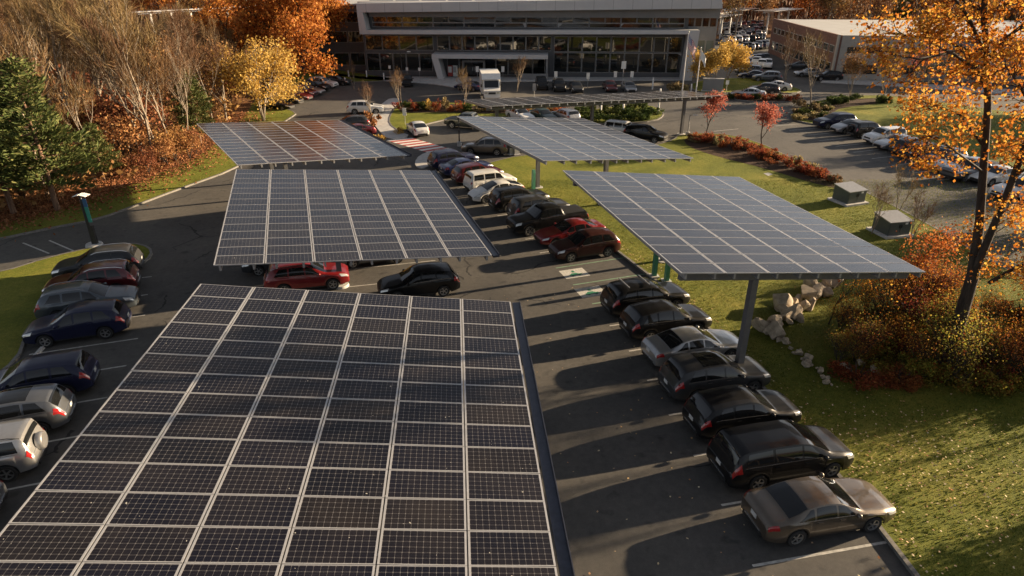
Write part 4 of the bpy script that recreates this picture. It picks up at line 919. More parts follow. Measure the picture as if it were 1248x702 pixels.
# ------------------------------------------------------------------ trees and plants
nrs = np.random.RandomState(11)
def rand_quads(C, size, rs, flat=0.0, aspect=1.0, dirs=None):
    """loose quads at centres C (N,3); dirs: long axis per quad"""
    N = len(C); a = rs.normal(size=(N, 3)) if dirs is None else dirs
    a /= np.linalg.norm(a, axis=1, keepdims=True) + 1e-9
    b = rs.normal(size=(N, 3)); b -= a * (a * b).sum(1, keepdims=True); b /= np.linalg.norm(b, axis=1, keepdims=True) + 1e-9
    s = (size * rs.uniform(.6, 1.35, N))[:, None]
    a = a * s; b = b * s / aspect
    return np.stack([C - a * .5, C + b * .38 + a * .05, C + a * .5, C - b * .38 + a * .05], 1)
def grow(b, tips, rng, p, d, L, r, lvl, maxl, up=0.15, spread=0.6, kids=(3, 4), taper=0.6, twist=0.16, sides=(7, 6, 5, 4, 3, 3), mids=None):
    n = 4 if lvl < 2 else 3; pts = [p]; rad = [r]; q = p.copy(); dd = d.copy()
    for i in range(n):
        dd = (dd + Vector((rng.gauss(0, twist), rng.gauss(0, twist), rng.gauss(0, twist * .6) + up * .25))).normalized()
        q = q + dd * (L / n); pts.append(q.copy()); rad.append(r * (1 - (1 - taper) * (i + 1) / n) if lvl < maxl else r * (1 - .8 * (i + 1) / n))
    b.tube(pts, rad, sides[min(lvl, 5)], cap=(lvl == 0))
    if mids is not None and lvl >= 2: mids += [(x.copy(), dd.copy(), lvl) for x in pts[1:]]
    if lvl == maxl: tips.append((pts[-1], dd)); return
    k = rng.randint(*kids)
    for i in range(k):
        t = (0.35 + .65 * (i + 1) / k) if lvl > 0 else (0.5 + .5 * (i + 1) / k); idx = min(n, max(1, int(round(t * n)))); base = pts[idx]
        az = rng.uniform(0, 2 * math.pi); o = dd.orthogonal().normalized(); o2 = dd.cross(o); side = o * math.cos(az) + o2 * math.sin(az)
        nd = (dd * (1 - spread * rng.uniform(.5, 1.1)) + side * spread * rng.uniform(.7, 1.2) + Vector((0, 0, up))).normalized()
        grow(b, tips, rng, base, nd, L * rng.uniform(.55, .8), rad[idx] * rng.uniform(.55, .75), lvl + 1, maxl, up, spread, kids, taper, twist, sides, mids)
    if lvl < maxl: grow(b, tips, rng, pts[-1], dd, L * rng.uniform(.6, .8), rad[-1], lvl + 1, maxl, up, spread, kids, taper, twist, sides, mids)

def tree_meshes(seed, H, style, bark, leaf, nleaf, lsize, trunk_r, lvl=3, clear=.35, spread=.6, up=.2, clump=.9, ntr=1):
    rng = random.Random(seed); rs = np.random.RandomState(seed); b = MB(); tips = []; mids = []
    for t in range(ntr):
        d = Vector((rng.gauss(0, .06), rng.gauss(0, .06), 1)).normalized()
        if ntr > 1: az = 2 * math.pi * t / ntr + rng.random(); d = Vector((math.cos(az) * .28, math.sin(az) * .28, 1)).normalized()
        grow(b, tips, rng, Vector((0, 0, -.1)), d, H * clear * rng.uniform(.9, 1.1), trunk_r, 0, lvl, up, spread, (2, 3) if style == 'bare' else (3, 4), .62, .10, mids=mids)
    zmax = max(p.z for p, _ in tips); k = H / zmax
    b.v = [(x * k if z > .5 else x, y * k if z > .5 else y, z * k) for x, y, z in b.v]
    trunk = b.mesh('trunk', bark, 60)
    pool = tips * 3 + [(p, d) for p, d, l in mids]; P = np.array([[c * k for c in p] for p, _ in pool]); D = np.array([list(d) for _, d in pool])
    idx = rs.randint(0, len(P), nleaf)
    if style == 'bare':
        d = D[idx] + rs.normal(scale=.55, size=(nleaf, 3)) + np.array([0, 0, .25]); d /= np.linalg.norm(d, axis=1, keepdims=True)
        ln = rs.uniform(.5, 1.6, nleaf)[:, None] * lsize; C = P[idx] + rs.normal(scale=.12, size=(nleaf, 3)) + d * ln * .5
        w = np.cross(d, rs.normal(size=(nleaf, 3))); w /= np.linalg.norm(w, axis=1, keepdims=True); w *= .012 + .010 * rs.rand(nleaf, 1)
        V = np.stack([C - d * ln * .5 - w, C + d * ln * .5 - w * .3, C + d * ln * .5 + w * .3, C - d * ln * .5 + w], 1)
    else:
        C = P[idx] + rs.normal(scale=clump, size=(nleaf, 3)) * np.array([1, 1, .75]); V = rand_quads(C, lsize, rs)
    return trunk, quads_mesh('crown', V, leaf)
def put_tree(nm, meshes, p, rz, sc, label, cat='tree', group=None, lean=(0, 0)):
    o = empty(nm, p, rz); o.rotation_euler = (lean[0], lean[1], rz); o.scale = (sc, sc, sc); tag(o, label, cat, group)
    link_mesh('trunk', meshes[0], o); link_mesh('crown', meshes[1], o); return o
BARE = [tree_meshes(100 + i, 15.5, 'bare', M['bark_pale'], M['twig'], 1300, 1.1, .17 + .03 * (i % 3), 3 if i < 6 else 4, .42, .5, .35) for i in range(7)]
ORANGE = [tree_meshes(200 + i, 14, 'leaf', M['bark_dark'], M['oak'], 5200, .42, .24, 3, .32, .65, .15, .75) for i in range(3)]
BROWN = [tree_meshes(220 + i, 13, 'leaf', M['bark_pale'], M['brown'], 2200, .38, .18, 3, .38, .6, .2, .8) for i in range(4)]
ORBUSH = [tree_meshes(240 + i, 5.0, 'leaf', M['bark_dark'], M['orange'], 1500, .28, .07, 2, .25, .7, .15, .6, 2) for i in range(3)]
YELLOW = tree_meshes(260, 11, 'leaf', M['bark_pale'], M['yellow'], 7000, .30, .13, 3, .30, .75, .15, .5, 3)
YSMALL = tree_meshes(262, 7, 'leaf', M['bark_pale'], M['yellow'], 5200, .28, .08, 3, .30, .6, .25, .4, 2)
OAK = [tree_meshes(270 + i, 17, 'leaf', M['bark_dark'], M['oak'], 14000, .40, .34, 3, .28, .7, .12, .8) for i in range(2)]
REDS = [tree_meshes(280 + i, 3.6, 'leaf', M['bark_dark'], M['red'], 2000, .13, .05, 2, .38, .55, .35, .22) for i in range(2)]
SAPL = [tree_meshes(290 + i, 6.5, 'bare', M['bark_pale'], M['twig'], 420, .7, .06, 2, .35, .5, .5, ntr=2) for i in range(3)]
BIRCH = tree_meshes(300, 8.5, 'leaf', M['bark_pale'], M['brown'], 2600, .20, .07, 3, .4, .4, .4, .5, 3)
def pine_meshes(seed, H, Rm, n):
    rng = random.Random(seed); rs = np.random.RandomState(seed); b = MB(); b.tube([(0, 0, -.1), (.05, 0, H * .4), (0, .05, H * .96)], [.24, .17, .03], 8)
    Cs, Ds = [], []
    z = H * .20
    while z < H * .97:
        k = rng.randint(4, 6); t = (z / H - .2) / .8; L = Rm * (1 - t) ** .75 * rng.uniform(.75, 1.1) + .25; a0 = rng.uniform(0, 6.28)
        for j in range(k):
            a = a0 + 6.283 * j / k + rng.gauss(0, .2); l = L * rng.uniform(.7, 1.12); d = Vector((math.cos(a), math.sin(a), rng.uniform(.0, .28)))
            pts = [Vector((0, 0, z)) + d * l * s + Vector((0, 0, -.10 * l * s * s)) for s in (0, .5, 1)]; b.tube(pts, [.05, .035, .012], 4)
            m = int(n * l)
            for _ in range(m):
                s = rng.uniform(.25, 1.03) ** .8; c = Vector((0, 0, z)) + d * l * s + Vector((rng.gauss(0, .34), rng.gauss(0, .34), rng.gauss(.06, .16) - .1 * l * s * s)); Cs.append(tuple(c)); Ds.append((d.x + rng.gauss(0, .5), d.y + rng.gauss(0, .5), d.z + .35 + rng.gauss(0, .3)))
        z += H * .048 * rng.uniform(.8, 1.2)
    V = rand_quads(np.array(Cs), .46, rs, aspect=2.6, dirs=np.array(Ds)); return b.mesh('trunk', M['bark_pine'], 60), quads_mesh('crown', V, M['needles'])
PINE = [pine_meshes(310 + i, 13, 4.2, 44) for i in range(2)]

tr = random.Random(21)
GW = 'bare trees of the left wood'
def inside_wood(x, y):
    # wood lies left of its edge line
    for (a, c) in zip(WE, WE[1:]):
        if a.y <= y <= c.y: return x < a.x + (c.x - a.x) * (y - a.y) / (c.y - a.y) - 1.0
    return x < WE[-1].x - 1 if y > WE[-1].y else x < WE[0].x
WE = [p.copy() for p in wood]
for i in range(1, len(WE)):
    if WE[i].y <= WE[i - 1].y: WE[i].y = WE[i - 1].y + .1
# bare trees: near ones along the edge, then deeper
spots = []
def scatter(n, x0, x1, y0, y1, mind, test=None):
    out = 0; tries = 0
    while out < n and tries < n * 60:
        tries += 1; x, y = tr.uniform(x0, x1), tr.uniform(y0, y1)
        if abs(x) > y * .80 + 14: continue
        if test and not test(x, y): continue
        if any((x - a) ** 2 + (y - c) ** 2 < mind * mind for a, c in spots): continue
        spots.append((x, y)); out += 1; yield x, y
# fixed foreground trees by their foot in the photo
for x, y, k, sc, ln in ((188, 200, 0, 1.06, -.05), (196, 197, 3, .95, .03), (201, 199, 1, .8, .16), (130, 178, 2, 1.05, -.06), (104, 160, 4, 1.05, -.05), (152, 168, 5, 1.0, -.04), (172, 172, 6, .98, -.03), (116, 220, 1, .62, -.03), (84, 150, 3, 1.05, -.06), (225, 170, 2, .85, .02), (262, 160, 0, .8, .0), (140, 192, 6, .9, -.1), (160, 186, 4, .95, .05), (178, 197, 5, .75, -.12), (212, 190, 3, .8, .08), (120, 176, 1, 1.0, -.1), (95, 180, 2, 1.0, -.08), (150, 152, 0, .95, .06), (232, 183, 6, .75, -.02), (64, 165, 5, 1.0, -.05)):
    p = at(x, y); spots.append((p.x, p.y))
    put_tree('bare_tree', BARE[k], p, tr.uniform(0, 6.28), sc, 'bare pale trunked tree leaning at the front edge of the left wood', 'tree', 'bare trees at the wood edge', (0, ln))
for x, y in scatter(100, -110, -20, 52, 150, 2.6, inside_wood):
    put_tree('bare_tree', tr.choice(BARE), (x, y, .1), tr.uniform(0, 6.28), tr.uniform(.8, 1.15) * (1.0 if y < 78 else .62), 'bare grey brown tree inside the leafless wood on the left', 'tree', GW, (tr.gauss(0, .03), tr.gauss(0, .03)))
for x, y in scatter(34, -110, -22, 55, 150, 3.0, inside_wood):
    put_tree('brown_leaved_tree', tr.choice(BROWN), (x, y, .1), tr.uniform(0, 6.28), tr.uniform(.65, 1.0) * (1.0 if y < 78 else .75), 'thin brown leaved tree among the bare trees of the left wood', 'tree', 'brown leaved trees of the left wood')
for x, y in scatter(12, -75, -20, 45, 110, 2.2, lambda x, y: inside_wood(x, y) and not inside_wood(x + 16, y)):
    put_tree('orange_bush', tr.choice(ORBUSH), (x, y, .1), tr.uniform(0, 6.28), tr.uniform(.6, 1.15), 'orange leaved young tree in the undergrowth of the left wood', 'tree', 'orange young trees in the undergrowth')
for x, y, sc in ((97, 168, 1.35), (108, 185, 1.15), (62, 130, 1.5), (172, 190, 1.2), (182, 212, .45), (160, 205, .9), (215, 198, .62), (232, 195, .6), (240, 190, .5), (150, 216, .4), (205, 203, .5), (30, 245, .35), (60, 250, .35)):
    put_tree('orange_bush', tr.choice(ORBUSH), at(x, y), tr.uniform(0, 6.28), sc, 'glowing orange bush at the sunlit edge of the left wood', 'tree', 'orange bushes along the sunlit wood edge')
# pines
for x, y, k, sc, lb in ((71, 258, 0, .92, 'big dark pine with a sunlit trunk at the left wood edge'), (18, 262, 1, .95, 'dark pine at the left border with a slim reddish trunk'), (-30, 268, 0, 1.0, 'dark pine cut by the left border'), (30, 240, 1, .78, 'smaller pine in the gap behind the two big ones'), (128, 222, 0, .42, 'young pine right of the big dark pine'), (245, 176, 1, .62, 'bushy yellow green pine by the corner of the back left canopy')):
    put_tree('pine_tree', PINE[k], at(x, y), tr.uniform(0, 6.28), sc, lb, 'pine tree')
# yellow tree and orange oaks beside the offices
put_tree('yellow_tree', YELLOW, at(322, 148), 1.0, .88, 'bright yellow tree with several pale stems behind the back left canopy')
for x, y, sc, lb in ((352, 112, 1.0, 'big orange oak behind the yellow tree'), (388, 92, 1.05, 'big orange oak at the left corner of the office building'), (305, 105, .8, 'orange oak deeper in the wood left of the yellow tree')):
    put_tree('orange_oak', OAK[int(x) % 2], at(x, y), tr.uniform(0, 6.28), sc, lb)
# woods behind the buildings
for x, y in scatter(64, -120, 190, 178, 235, 4.5, lambda x, y: (x < 28 or x > 58 or y > 192)):
    if tr.random() < .6: put_tree('bare_tree', tr.choice(BARE), (x, y, 0), tr.uniform(0, 6.28), tr.uniform(.9, 1.3), 'bare brown tree in the wood behind the buildings', 'tree', 'bare trees behind the buildings')
    else: put_tree('brown_leaved_tree', tr.choice(BROWN + ORANGE[:1]), (x, y, 0), tr.uniform(0, 6.28), tr.uniform(.9, 1.3), 'rust brown tree in the wood behind the buildings', 'tree', 'rust brown trees behind the buildings')
for x, y in scatter(8, 30, 190, 200, 235, 4.5):
    put_tree('pine_tree', tr.choice(PINE), (x, y, 0), tr.uniform(0, 6.28), tr.uniform(.9, 1.2), 'dark distant pine in the wood behind the buildings', 'pine tree', 'distant pines behind the buildings')
for x, y in scatter(20, 70, 175, 128, 190, 5.0, lambda x, y: y > 165 or x > 120):
    put_tree('brown_leaved_tree', tr.choice(BROWN), (x, y, 0), tr.uniform(0, 6.28), tr.uniform(.8, 1.2), 'brown tree on the far right beyond the brick building', 'tree', 'brown trees far right')
# far wood that reads as one mass
def far_wood():
    rs = np.random.RandomState(5); n = 46000; x = rs.uniform(-330, 330, n); y = rs.uniform(236, 330, n); hgt = 13 + 4 * np.sin(x * .21 + y * .13) + 3 * np.sin(x * .57)
    z = rs.uniform(.0, 1, n) ** .7 * hgt; C = np.stack([x, y, z], 1); d = np.stack([rs.normal(0, .3, n), rs.normal(0, .3, n), np.ones(n)], 1)
    V = rand_quads(C, 2.2, rs, aspect=2.2, dirs=d); o = link_mesh('far_wood', quads_mesh('far_wood', V, M['far'])); tag(o, 'far brown autumn wood rising behind the buildings', 'wood', kind='stuff')
M['far'] = leaf_mat('far_wood', [(0.07, 0.04, 0.022), (0.13, 0.075, 0.04), (0.17, 0.11, 0.06), (0.22, 0.10, 0.04), (0.05, 0.05, 0.025)], .15)
far_wood()
def under_wood():
    rs = np.random.RandomState(15); C = []
    while len(C) < 15000:
        x, y = rs.uniform(-115, -20), rs.uniform(48, 150)
        if abs(x) < y * .8 + 14 and inside_wood(x, y): C.append((x, y, abs(rs.normal(0, .8)) + .1 + 1.4 * max(0, math.sin(x * .4) * math.sin(y * .33)) * rs.rand()))
    V = rand_quads(np.array(C), .5, rs); o = link_mesh('undergrowth', quads_mesh('undergrowth', V, M['brown'])); tag(o, 'low brown undergrowth on the floor of the left wood', 'undergrowth', kind='stuff')
under_wood()
# ornamental trees
for x, y, k, sc, lb in ((860, 165, 0, 1.25, 'slim red leaved tree by the mulch bed, left of the other red one'), (928, 180, 1, 1.25, 'round red leaved tree on the mulch bed by the right lot')):
    put_tree('red_tree', REDS[k], at(x, y), tr.uniform(0, 6), sc, lb)
put_tree('yellow_tree', YSMALL, at(868, 107), 2.0, .95, 'golden yellow small tree beside the monument sign'); put_tree('yellow_tree', YSMALL, at(886, 100), 4.0, .98, 'golden yellow tree right behind the small golden one')
for x, y, k, sc, lb in ((957, 104, 0, 1.25, 'bare upright tree in front of the brick wall, at the small island'), (988, 133, 1, 1.35, 'bare upright tree at the pointed end of the right planted island'), (490, 137, 2, .78, 'bare pinkish young tree left in the planted island'), (566, 133, 0, .78, 'bare young tree in the planted island, in line with the portal'), (630, 112, 1, .75, 'bare reddish upright tree right of the white truck'),
                 (455, 150, 2, .7, 'bare young tree beside the walkway and the white wagon'), (432, 110, 1, .6, 'small dark bare tree at the corner of the front road')):
    put_tree('bare_young_tree', SAPL[k], at(x, y), tr.uniform(0, 6), sc, lb)
for x, y, sc, lb in ((1036, 119, .85, 'pale multi stemmed birch nearest the brick corner'), (1077, 120, .9, 'pale birch with leaning white stems by the right road')):
    put_tree('birch_tree', BIRCH, at(x, y), tr.uniform(0, 6), sc, lb)
for x, y in ((1125, 122), (1150, 121), (1170, 122), (1100, 112)):
    put_tree('bare_young_tree', SAPL[tr.randint(0, 2)], at(x, y), tr.uniform(0, 6), 1.0, 'small bare tree along the right road behind golden leaves', 'tree', 'small bare trees along the right road')
put_tree('red_tree', REDS[0], at(1112, 108), 1, 1.7, 'pinkish red tree beyond the right road seen through golden leaves')
# shrubs
def shrub_mesh(seed, n, ls, mat, lumps=5, flat=.7):
    rs = np.random.RandomState(seed); C = []
    L = [(rs.uniform(-.75, .75), rs.uniform(-.75, .75), rs.uniform(.2, 1.1) * flat, rs.uniform(.18, .42)) for _ in range(lumps + 4)] + [(0, 0, .3 * flat, .55)]
    for i in range(n):
        x, y, z, r_ = L[rs.randint(len(L))]; d = rs.normal(size=3); d /= np.linalg.norm(d); q = np.array([x, y, z]) + d * r_ * (rs.uniform(.3, 1.0) + abs(rs.normal(0, .22))) * np.array([1, 1, .9]); q[2] = abs(q[2]); C.append(q)
    V = rand_quads(np.array(C), ls, rs); return quads_mesh('foliage', V, mat)
def stems_mesh(seed):
    rng = random.Random(seed); b = MB()
    for k in range(6):
        a = rng.uniform(0, 6.28); b.tube([(0, 0, -.05), (math.cos(a) * .25, math.sin(a) * .25, .4), (math.cos(a) * .45, math.sin(a) * .45, .8)], [.03, .022, .008], 4)
    return b.mesh('stems', M['bark_dark'])
STEMS = [stems_mesh(i) for i in range(3)]
SH = {k: [shrub_mesh(400 + j + 10 * i, n, ls, M[m]) for j in range(3)] for i, (k, m, n, ls) in enumerate((('green', 'green', 900, .16), ('mixed', 'mixed', 2600, .085), ('darkred', 'darkred', 2200, .085), ('mulchy', 'darkred', 500, .16), ('straw', 'strawy', 500, .22), ('orange', 'orange', 700, .16), ('gold', 'gold', 2000, .085), ('yellow', 'yellow', 600, .15)))}
def shrub(kind, p, s, h, label, group, nm='shrub'):
    o = empty(nm, p, tr.uniform(0, 6.28)); o.scale = (s, s, h); tag(o, label, 'shrub', group)
    link_mesh('foliage', tr.choice(SH[kind]), o); link_mesh('stems', tr.choice(STEMS), o); return o
# hedge island and planted island
for i, (x, y) in enumerate(((703, 143), (716, 143), (729, 142), (742, 142), (754, 142), (766, 141), (778, 141), (790, 140), (799, 139), (712, 148), (726, 148), (741, 148), (757, 148), (772, 147), (786, 146), (706, 138), (722, 136), (737, 134), (755, 133), (770, 133), (783, 133))):
    shrub('green', at(x, y, .12), 1.1, .95, 'clipped green shrub of the hedge island by the drive', 'shrubs of the hedge island')
for i in range(22):
    t = i / 21; p = at(486 + 200 * t, 132 + 6 * t + tr.uniform(-2, 2), .12); k = tr.choice(['orange', 'green', 'mulchy', 'green', 'mulchy', 'straw', 'yellow'])
    shrub(k, p, tr.uniform(.8, 1.2), tr.uniform(.7, 1.3), {'orange': 'orange shrub', 'green': 'dark green shrub', 'mulchy': 'red brown shrub', 'straw': 'straw coloured shrub', 'yellow': 'yellow shrub'}[k] + ' in the flower border of the planted island', k + ' shrubs of the planted island')
shrub('orange', at(450, 152), 1.4, 1.6, 'pink orange bush beside the curved walkway', None); shrub('yellow', at(462, 171), .8, .8, 'round yellow shrub at the lower end of the walkway', None); shrub('yellow', at(486, 163), .8, .7, 'round yellow shrub left of the white hatchback', None)
# mulch bed on the lawn
bed0 = PX((836, 176), (872, 180), (905, 188), (940, 203), (985, 216), (1038, 233)); bed1 = PX((838, 170), (872, 168), (914, 176), (950, 192), (985, 208), (1045, 236))
for i in range(70):
    t = tr.random() * 4.99; k = int(t); f = t - k; w = tr.uniform(.1, .9); p = bed0[k].lerp(bed0[k + 1], f).lerp(bed1[k].lerp(bed1[k + 1], f), w); p.z = .12
    kk = 'mulchy' if tr.random() < .78 else 'straw'
    shrub(kk, p, tr.uniform(.5, .8), tr.uniform(.5, .9), ('low red brown shrub' if kk == 'mulchy' else 'straw coloured grass clump') + ' in the mulch bed on the lawn', ('red brown shrubs' if kk == 'mulchy' else 'straw clumps') + ' of the mulch bed')
for i in range(22):
    p = at(tr.uniform(970, 1010), tr.uniform(128, 147), .12) if i < 12 else at(tr.uniform(1010, 1085), tr.uniform(120, 127), .12)
    kk = 'green' if i >= 12 or tr.random() < .4 else 'straw'
    shrub(kk, p, tr.uniform(.7, 1.2), tr.uniform(.6, 1.0), ('dark green' if kk == 'green' else 'pale dry') + ' shrub on the planted point of the right lawn', kk + ' shrubs of the right planted point')
for i in range(9):
    shrub('mulchy' if i % 3 else 'green', at(890 + i * 10, 121 + tr.uniform(-1.5, 1.5), .12), .9, .8, ('red brown' if i % 3 else 'green') + ' shrub on the small bed by the drive', 'shrubs on the small bed by the drive')
for i in range(5): shrub('straw', at(818 + i * 3.5, 112 - i % 2, .12), 1.0, 1.3, 'pale ornamental grass clump left of the flagpoles', 'pale grass clumps by the flagpoles', 'grass_clump')
# thicket round the big tree at the right
for i in range(84):
    while True:
        x, y = tr.uniform(1012, 1340), tr.uniform(375, 485)
        if y > 385 + max(0, (1060 - x)) * .9 and y < 472 + (x - 1100) * .09: break
    p = at(x, y, .12); kk = tr.choice(['mixed', 'mixed', 'mixed', 'mixed', 'darkred', 'gold']) if y < 440 else tr.choice(['mixed', 'darkred', 'mixed'])
    s = tr.uniform(.7, 1.25); shrub(kk, p, s, s * tr.uniform(.85, 1.5) * (.75 if x < 1085 else 1.1) * (1.0 if y < 445 else .8), {'mixed': 'yellow green and red shrub', 'darkred': 'dark red shrub', 'gold': 'golden orange shrub'}[kk] + ' in the thicket under the big tree', {'mixed': 'yellow green', 'darkred': 'dark red', 'gold': 'golden'}[kk] + ' shrubs of the thicket')
for x, y, sc, mats_, lb in ((1092, 372, 1.0, 'a', 'slim young tree with orange leaves in the thicket by the canopy corner'), (1010, 395, .8, 'b', 'thin dark bare sapling below the corner of the right canopy')):
    b = MB(); tips = []; grow(b, tips, random.Random(x), Vector((0, 0, 0)), Vector((.12, 0, 1)).normalized(), 2.2, .05, 0, 2, .3, .5, (2, 3)); C = np.array([list(p) for p, _ in tips]); rs = np.random.RandomState(x)
    C = C[rs.randint(0, len(C), 1500 if mats_ == 'a' else 60)] + rs.normal(scale=.4, size=(1500 if mats_ == 'a' else 60, 3)); p = at(x, y, .12)
    put_tree('young_tree', (b.mesh('trunk', M['bark_dark'], 60), quads_mesh('crown', rand_quads(C, .12, rs), M['oak' if mats_ == 'a' else 'darkred'])), p, 0, sc, lb)
# bare bush by the transformers
for x, y, lb in ((1062, 285, 'bare twiggy bush left of the nearer utility box'), (1092, 262, 'bare twiggy bush between the two utility boxes'), (1110, 300, 'bare twiggy bush right below the nearer utility box')):
    put_tree('bare_bush', SAPL[int(x) % 3], at(x, y, .12), tr.uniform(0, 6), .55, lb, 'bush')
BRUSH = [tree_meshes(500 + i, 3.4, 'leaf', M['bark_dark'], M[m], 1050, .085, .03, 3, .3, .6, .25, .26, 4) for i, m in enumerate(('mixed', 'darkred', 'gold', 'mixed', 'oak'))]
for i in range(66):
    x = tr.uniform(1018, 1330); y = tr.uniform(362, 468) if x > 1110 else tr.uniform(385, 448)
    k = tr.choice((0, 0, 1, 2, 2, 3, 3, 4)); put_tree('tall_brush', BRUSH[k], at(x, y, .1), tr.uniform(0, 6.28), tr.uniform(.55, 1.0) * (.75 if x < 1090 else 1), ('yellow green', 'dark red', 'golden orange', 'yellow green', 'rusty orange')[k] + ' leaved loose brush under and beside the big tree', 'brush', ('yellow green', 'dark red', 'golden', 'yellow green', 'rusty orange')[k] + ' brush stems by the big tree')
for i, (x, y) in enumerate(((1092, 345), (1110, 352), (1128, 350), (1075, 362), (1145, 345), (1100, 330))):
    put_tree('tall_brush', BRUSH[(4, 2, 1, 2, 4, 1)[i]], at(x, y + 45, .1), i, 1.05, 'tall orange red brush rising to the lower right canopy corner', 'brush', 'tall red brush at the canopy corner')
# the big tree
def big_tree():
    base = at(1150, 446, .1); Y = base.y; rng = random.Random(77); rs = np.random.RandomState(77)
    o = empty('oak_tree', base); tag(o, 'big tree with dark forked trunk and golden orange leaves at the right border', 'tree'); b = MB(); tips = []
    def W(x, y, dy=0): return atY(x, y, Y + dy) - base
    main = [(1150, 452, 0), (1168, 395, 0), (1186, 335, 0), (1194, 270, .2), (1199, 200, .4), (1204, 130, .4), (1203, 70, .2), (1199, 15, 0), (1205, -60, -.3), (1200, -140, -.4)]; rad = [.36, .29, .25, .18, .15, .135, .125, .11, .09, .06]
    b.tube([W(*q) for q in main], rad, 12); limbs = []
    def limb(pts, r0, r1):
        P_ = [W(*q) for q in pts]; n = len(P_); b.tube(P_, [r0 + (r1 - r0) * i / (n - 1) for i in range(n)], 8); limbs.append((P_, r0, r1))
    limb([(1184, 342, 0), (1205, 290, -.5), (1228, 235, -1.0), (1252, 170, -1.3), (1275, 90, -1.6), (1290, 0, -1.8), (1300, -90, -2)], .17, .06)
    limb([(1205, 345, -.3), (1240, 325, -.8), (1280, 318, -1.2), (1330, 300, -1.6)], .09, .03)
    limb([(1203, 110, .3), (1180, 62, .9), (1150, 48, 1.4), (1110, 44, 1.8), (1076, 40, 2.2)], .09, .02)
    limb([(1201, 66, .2), (1180, 20, -.6), (1150, -20, -1.2), (1110, -50, -1.6)], .08, .02)
    limb([(1200, 92, .3), (1160, 64, -.9), (1120, 72, -1.6), (1085, 66, -2.0)], .07, .02)
    limb([(1203, 75, .1), (1228, 45, -.8), (1262, 20, -1.4), (1300, 0, -2)], .09, .03)
    limb([(1200, 40, 0), (1222, 0, .9), (1245, -40, 1.4)], .08, .03)
    limb([(1200, 180, .3), (1170, 140, 1.0), (1140, 128, 1.6), (1105, 135, 2)], .06, .015)
    limb([(1199, 210, .3), (1165, 185, -.6), (1140, 165, -1.2), (1122, 180, -1.6)], .05, .012)
    limb([(1262, 140, -1.4), (1240, 100, -2.0), (1225, 80, -2.3)], .06, .02)
    limb([(1235, 215, -1.1), (1262, 200, -1.8), (1300, 190, -2.2)], .06, .02)
    C = []
    for P_, r0, r1 in limbs:
        for i in range(1, len(P_)):
            for _ in range(4 if r0 > .05 else 3):
                t = rng.random(); p = P_[i - 1].lerp(P_[i], t); d = ((P_[i] - P_[i - 1]).normalized() * .6 + Vector((rng.gauss(0, .6), rng.gauss(0, .6), rng.gauss(.15, .5)))).normalized()
                grow(b, tips, rng, p, d, rng.uniform(.6, 1.0), .025, 1, 2, .05, .6, (2, 3), .5, .2)
    for i in range(6, 10):
        for _ in range(5):
            p = W(*main[i]); d = Vector((rng.gauss(0, .8), rng.gauss(0, .8), rng.uniform(.0, .8))).normalized(); grow(b, tips, rng, p, d, rng.uniform(.9, 1.4), .04, 1, 2, .05, .6, (2, 3), .5, .2)
    T = np.array([list(p) for p, _ in tips]); n = 17500
    C = T[rs.randint(0, len(T), n)] + rs.normal(scale=.24, size=(n, 3)); V = rand_quads(C, .135, rs)
    b.build('trunk', M['bark_dark'], o, 60); link_mesh('crown', quads_mesh('crown', V, M['gold']), o)
big_tree()
# second tree outside the right edge whose crown hangs in and whose shade falls on the lawn
for x, y, sc, k, lb in ((1305, 290, .34, 0, 'orange tree at the right border with leaves over the parked cars'), (1330, 262, .36, 1, 'orange tree mostly beyond the right border')):
    put_tree('orange_oak', OAK[k], at(x, y, .12), 2.0 + k, sc, lb)
put_tree('orange_oak', OAK[0], (44, 21, .1), 1.3, .78, 'orange oak beyond the right border whose shade falls on the lawn corner')
for x, y, sc in ((75, 76, .62), (86, 93, .7), (70, 61, .5), (80, 84, .6)):
    put_tree('orange_oak', OAK[1], (x, y, .1), x, sc, 'orange oak beyond the right border by the right hand lot', 'tree', 'oaks beyond the right border')
for x, y in ((36, 26.5), (41, 31), (34, 22.5), (40, 36)):
    put_tree('bare_tree', BARE[int(x) % 6], (x, y, .1), x, .75, 'unseen bare tree added beyond the right border to throw a thin shadow on the lawn', 'tree', 'unseen bare trees added for lawn shadows')  # out of view, added for the long thin shadows they cast
for (x, y), sc in (((24.5, 17.5), .62), ((27, 15.5), .8), ((29, 13), .8)):
    put_tree('orange_bush', ORBUSH[0], (x, y, .1), x, sc, 'orange bush just outside the right border shading the lawn corner', 'tree', 'bushes outside the right border')
